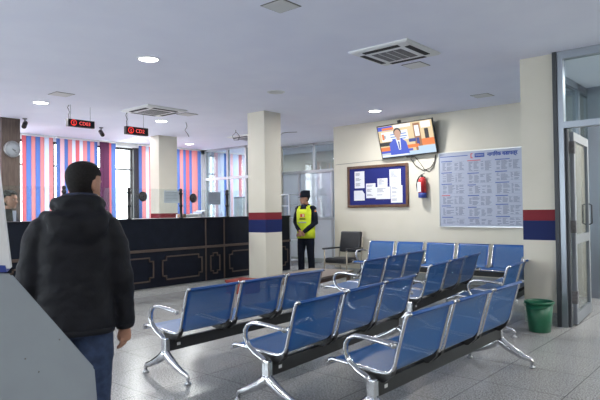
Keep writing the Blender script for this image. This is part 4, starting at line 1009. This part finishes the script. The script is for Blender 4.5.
q = MB(); q.prism([(-.035, 1.21), (-.008, 1.21), (-.008, 1.262), (-.035, 1.262)], 'y', fy, fy + .001, M['reflect']); q.prism([(.008, 1.21), (.035, 1.21), (.035, 1.262), (.008, 1.262)], 'y', fy, fy + .001, M['redp']); q.build('badge_print', None, vo)
q = MB()
for k in range(9): q.prism([(-.072 + .016 * k, 1.155), (-.061 + .016 * k, 1.155), (-.061 + .016 * k, 1.177), (-.072 + .016 * k, 1.177)], 'y', fy - .006, fy, M['uniform'])
q.build('vest_lettering', None, vo)
q = MB(); q.box(-.09, .09, fy - .006, fy, 1.085, 1.105, M['board']); q.build('vest_stripe', None, vo)
MB().ell((-.235, .01, 1.30), (.02, .04, .045)).build('shoulder_patch', M['badge'], guard)
tubes_fuse('trousers', M['uniform'], guard, [([Vector((.085 * s, 0, .86)), Vector((.10 * s, .01, .64)), Vector((.115 * s, .02, .46)), Vector((.122 * s, .005, .25)), Vector((.124 * s, -.005, .05))], [.105, .095, .076, .072, .068]) for s in (-1, 1)], .011,
           [[sell((0, 0, z), rx, ry, 24, 2.4) for z, rx, ry in ((.78, .15, .10), (.84, .172, .12), (.95, .165, .115))]], 3)
for s in (-1, 1):
    MB().rings([sell((.125 * s, yy, zz), rx, ry, 14, 2.5) for yy, zz, rx, ry in ((.06, 0, .05, .14), (.06, .03, .05, .14), (.03, .07, .042, .10), (.0, .10, .04, .06))]).build('shoe', M['shoe'], guard)
# cap: soft folded crown with a small peak
cp = MB(); cp.rings([[hm @ Vector((x, y, z)) for x, y, z in sell((0, yc, z), rx, ry, 24, 2.4)] for z, rx, ry, yc in ((.145, .088, .110, -.004), (.19, .090, .112, -.004), (.25, .086, .106, -.006), (.29, .070, .092, -.022), (.298, .03, .04, -.022))]); co = cp.build('cap', M['uniform'], guard)
cp = MB(); cp.rings([[hm @ Vector((x, y, z + (y - .1) * -.25)) for x, y, _ in sell((0, .105, 0), .06, .05, 16, 2.2)] for z in (.150, .158)]); cp.build('cap_peak', M['uniform'], co)
cp = MB(); cp.ell(hm @ Vector((0, .105, .205)), (.016, .008, .02)); cp.build('cap_badge', M['redp'], co)

# ---- the teller behind the counter
teller = thing('person', 'person in a dark jacket standing behind the counter at the left edge', 'person', (-8.98, 3.60, 0), 0)
teller.rotation_euler = (0, 0, math.atan2(-0.80, 0.60))
RA = [(.18, 0, 1.33), (.24, .03, 1.06), (.12, .12, .95)]; LA = [(-.18, 0, 1.33), (-.24, .03, 1.06), (-.12, .12, .95)]
P = dict(vox=.008, head=(0, .035, 1.44), hyaw=0, hpitch=-.08, neck=(0, 0, 1.40), hs=1.12, curl=.4, nape=.04, hair_t=.016,
         trunk=[((0, 0, .80), .15, .10), ((0, 0, .92), .16, .11), ((0, .005, 1.06), .15, .105), ((0, .005, 1.2), .17, .115), ((0, 0, 1.29), .18, .11), ((0, -.005, 1.37), .13, .08), ((0, -.005, 1.41), .06, .055)],
         arm_r=RA, arm_l=LA, leg_r=[(.095, 0, .84), (.10, .02, .46), (.10, -.01, .085)], leg_l=[(-.095, 0, .84), (-.10, .02, .46), (-.10, -.01, .085)], hand_r=((-.2, 1, 0), (0, 0, -1), -1), hand_l=((.2, 1, 0), (0, 0, -1), 1))
person_parts(teller, P)
def tj(B):
    for s in (-1, 1): B.ell((.155 * s, 0, 1.325), (.075, .08, .065))
    B.tube([(.068 * math.sin(2 * PI * k / 20), -.005 + .065 * math.cos(2 * PI * k / 20), 1.405) for k in range(21)], [.026] * 21, None, 10)
tubes_fuse('jacket', M['jacket'], teller, [slv(RA, [.075, .07, .06, .056, .045]), slv(LA, [.075, .07, .06, .056, .045])], .011,
           [[sell(c, rx, ry, 24, 2.5) for c, rx, ry in [((0, 0, .74), .185, .135), ((0, 0, .92), .182, .132), ((0, 0, 1.1), .176, .127), ((0, 0, 1.22), .19, .132), ((0, 0, 1.31), .188, .12), ((0, -.005, 1.375), .14, .095), ((0, -.005, 1.41), .08, .072)]]], 3, tj)
tubes_fuse('trousers', M['navy'], teller, [([Vector((.085 * s, 0, .86)), Vector((.10 * s, .02, .46)), Vector((.10 * s, -.005, .05))], [.105, .076, .068]) for s in (-1, 1)], .012, [[sell((0, 0, z), rx, ry, 20, 2.4) for z, rx, ry in ((.78, .15, .10), (.84, .172, .12), (.92, .165, .115))]], 2)
for s in (-1, 1):
    MB().rings([sell((.10 * s, yy, zz), rx, ry, 14, 2.5) for yy, zz, rx, ry in ((.06, 0, .05, .14), (.06, .03, .05, .14), (.03, .07, .042, .10), (.0, .10, .04, .06))]).build('shoe', M['shoe'], teller)
MB().prism([(-.035, 1.22), (.035, 1.22), (.045, 1.40), (-.045, 1.40)], 'y', .118, .128, M['board']).build('shirt_front', None, teller)
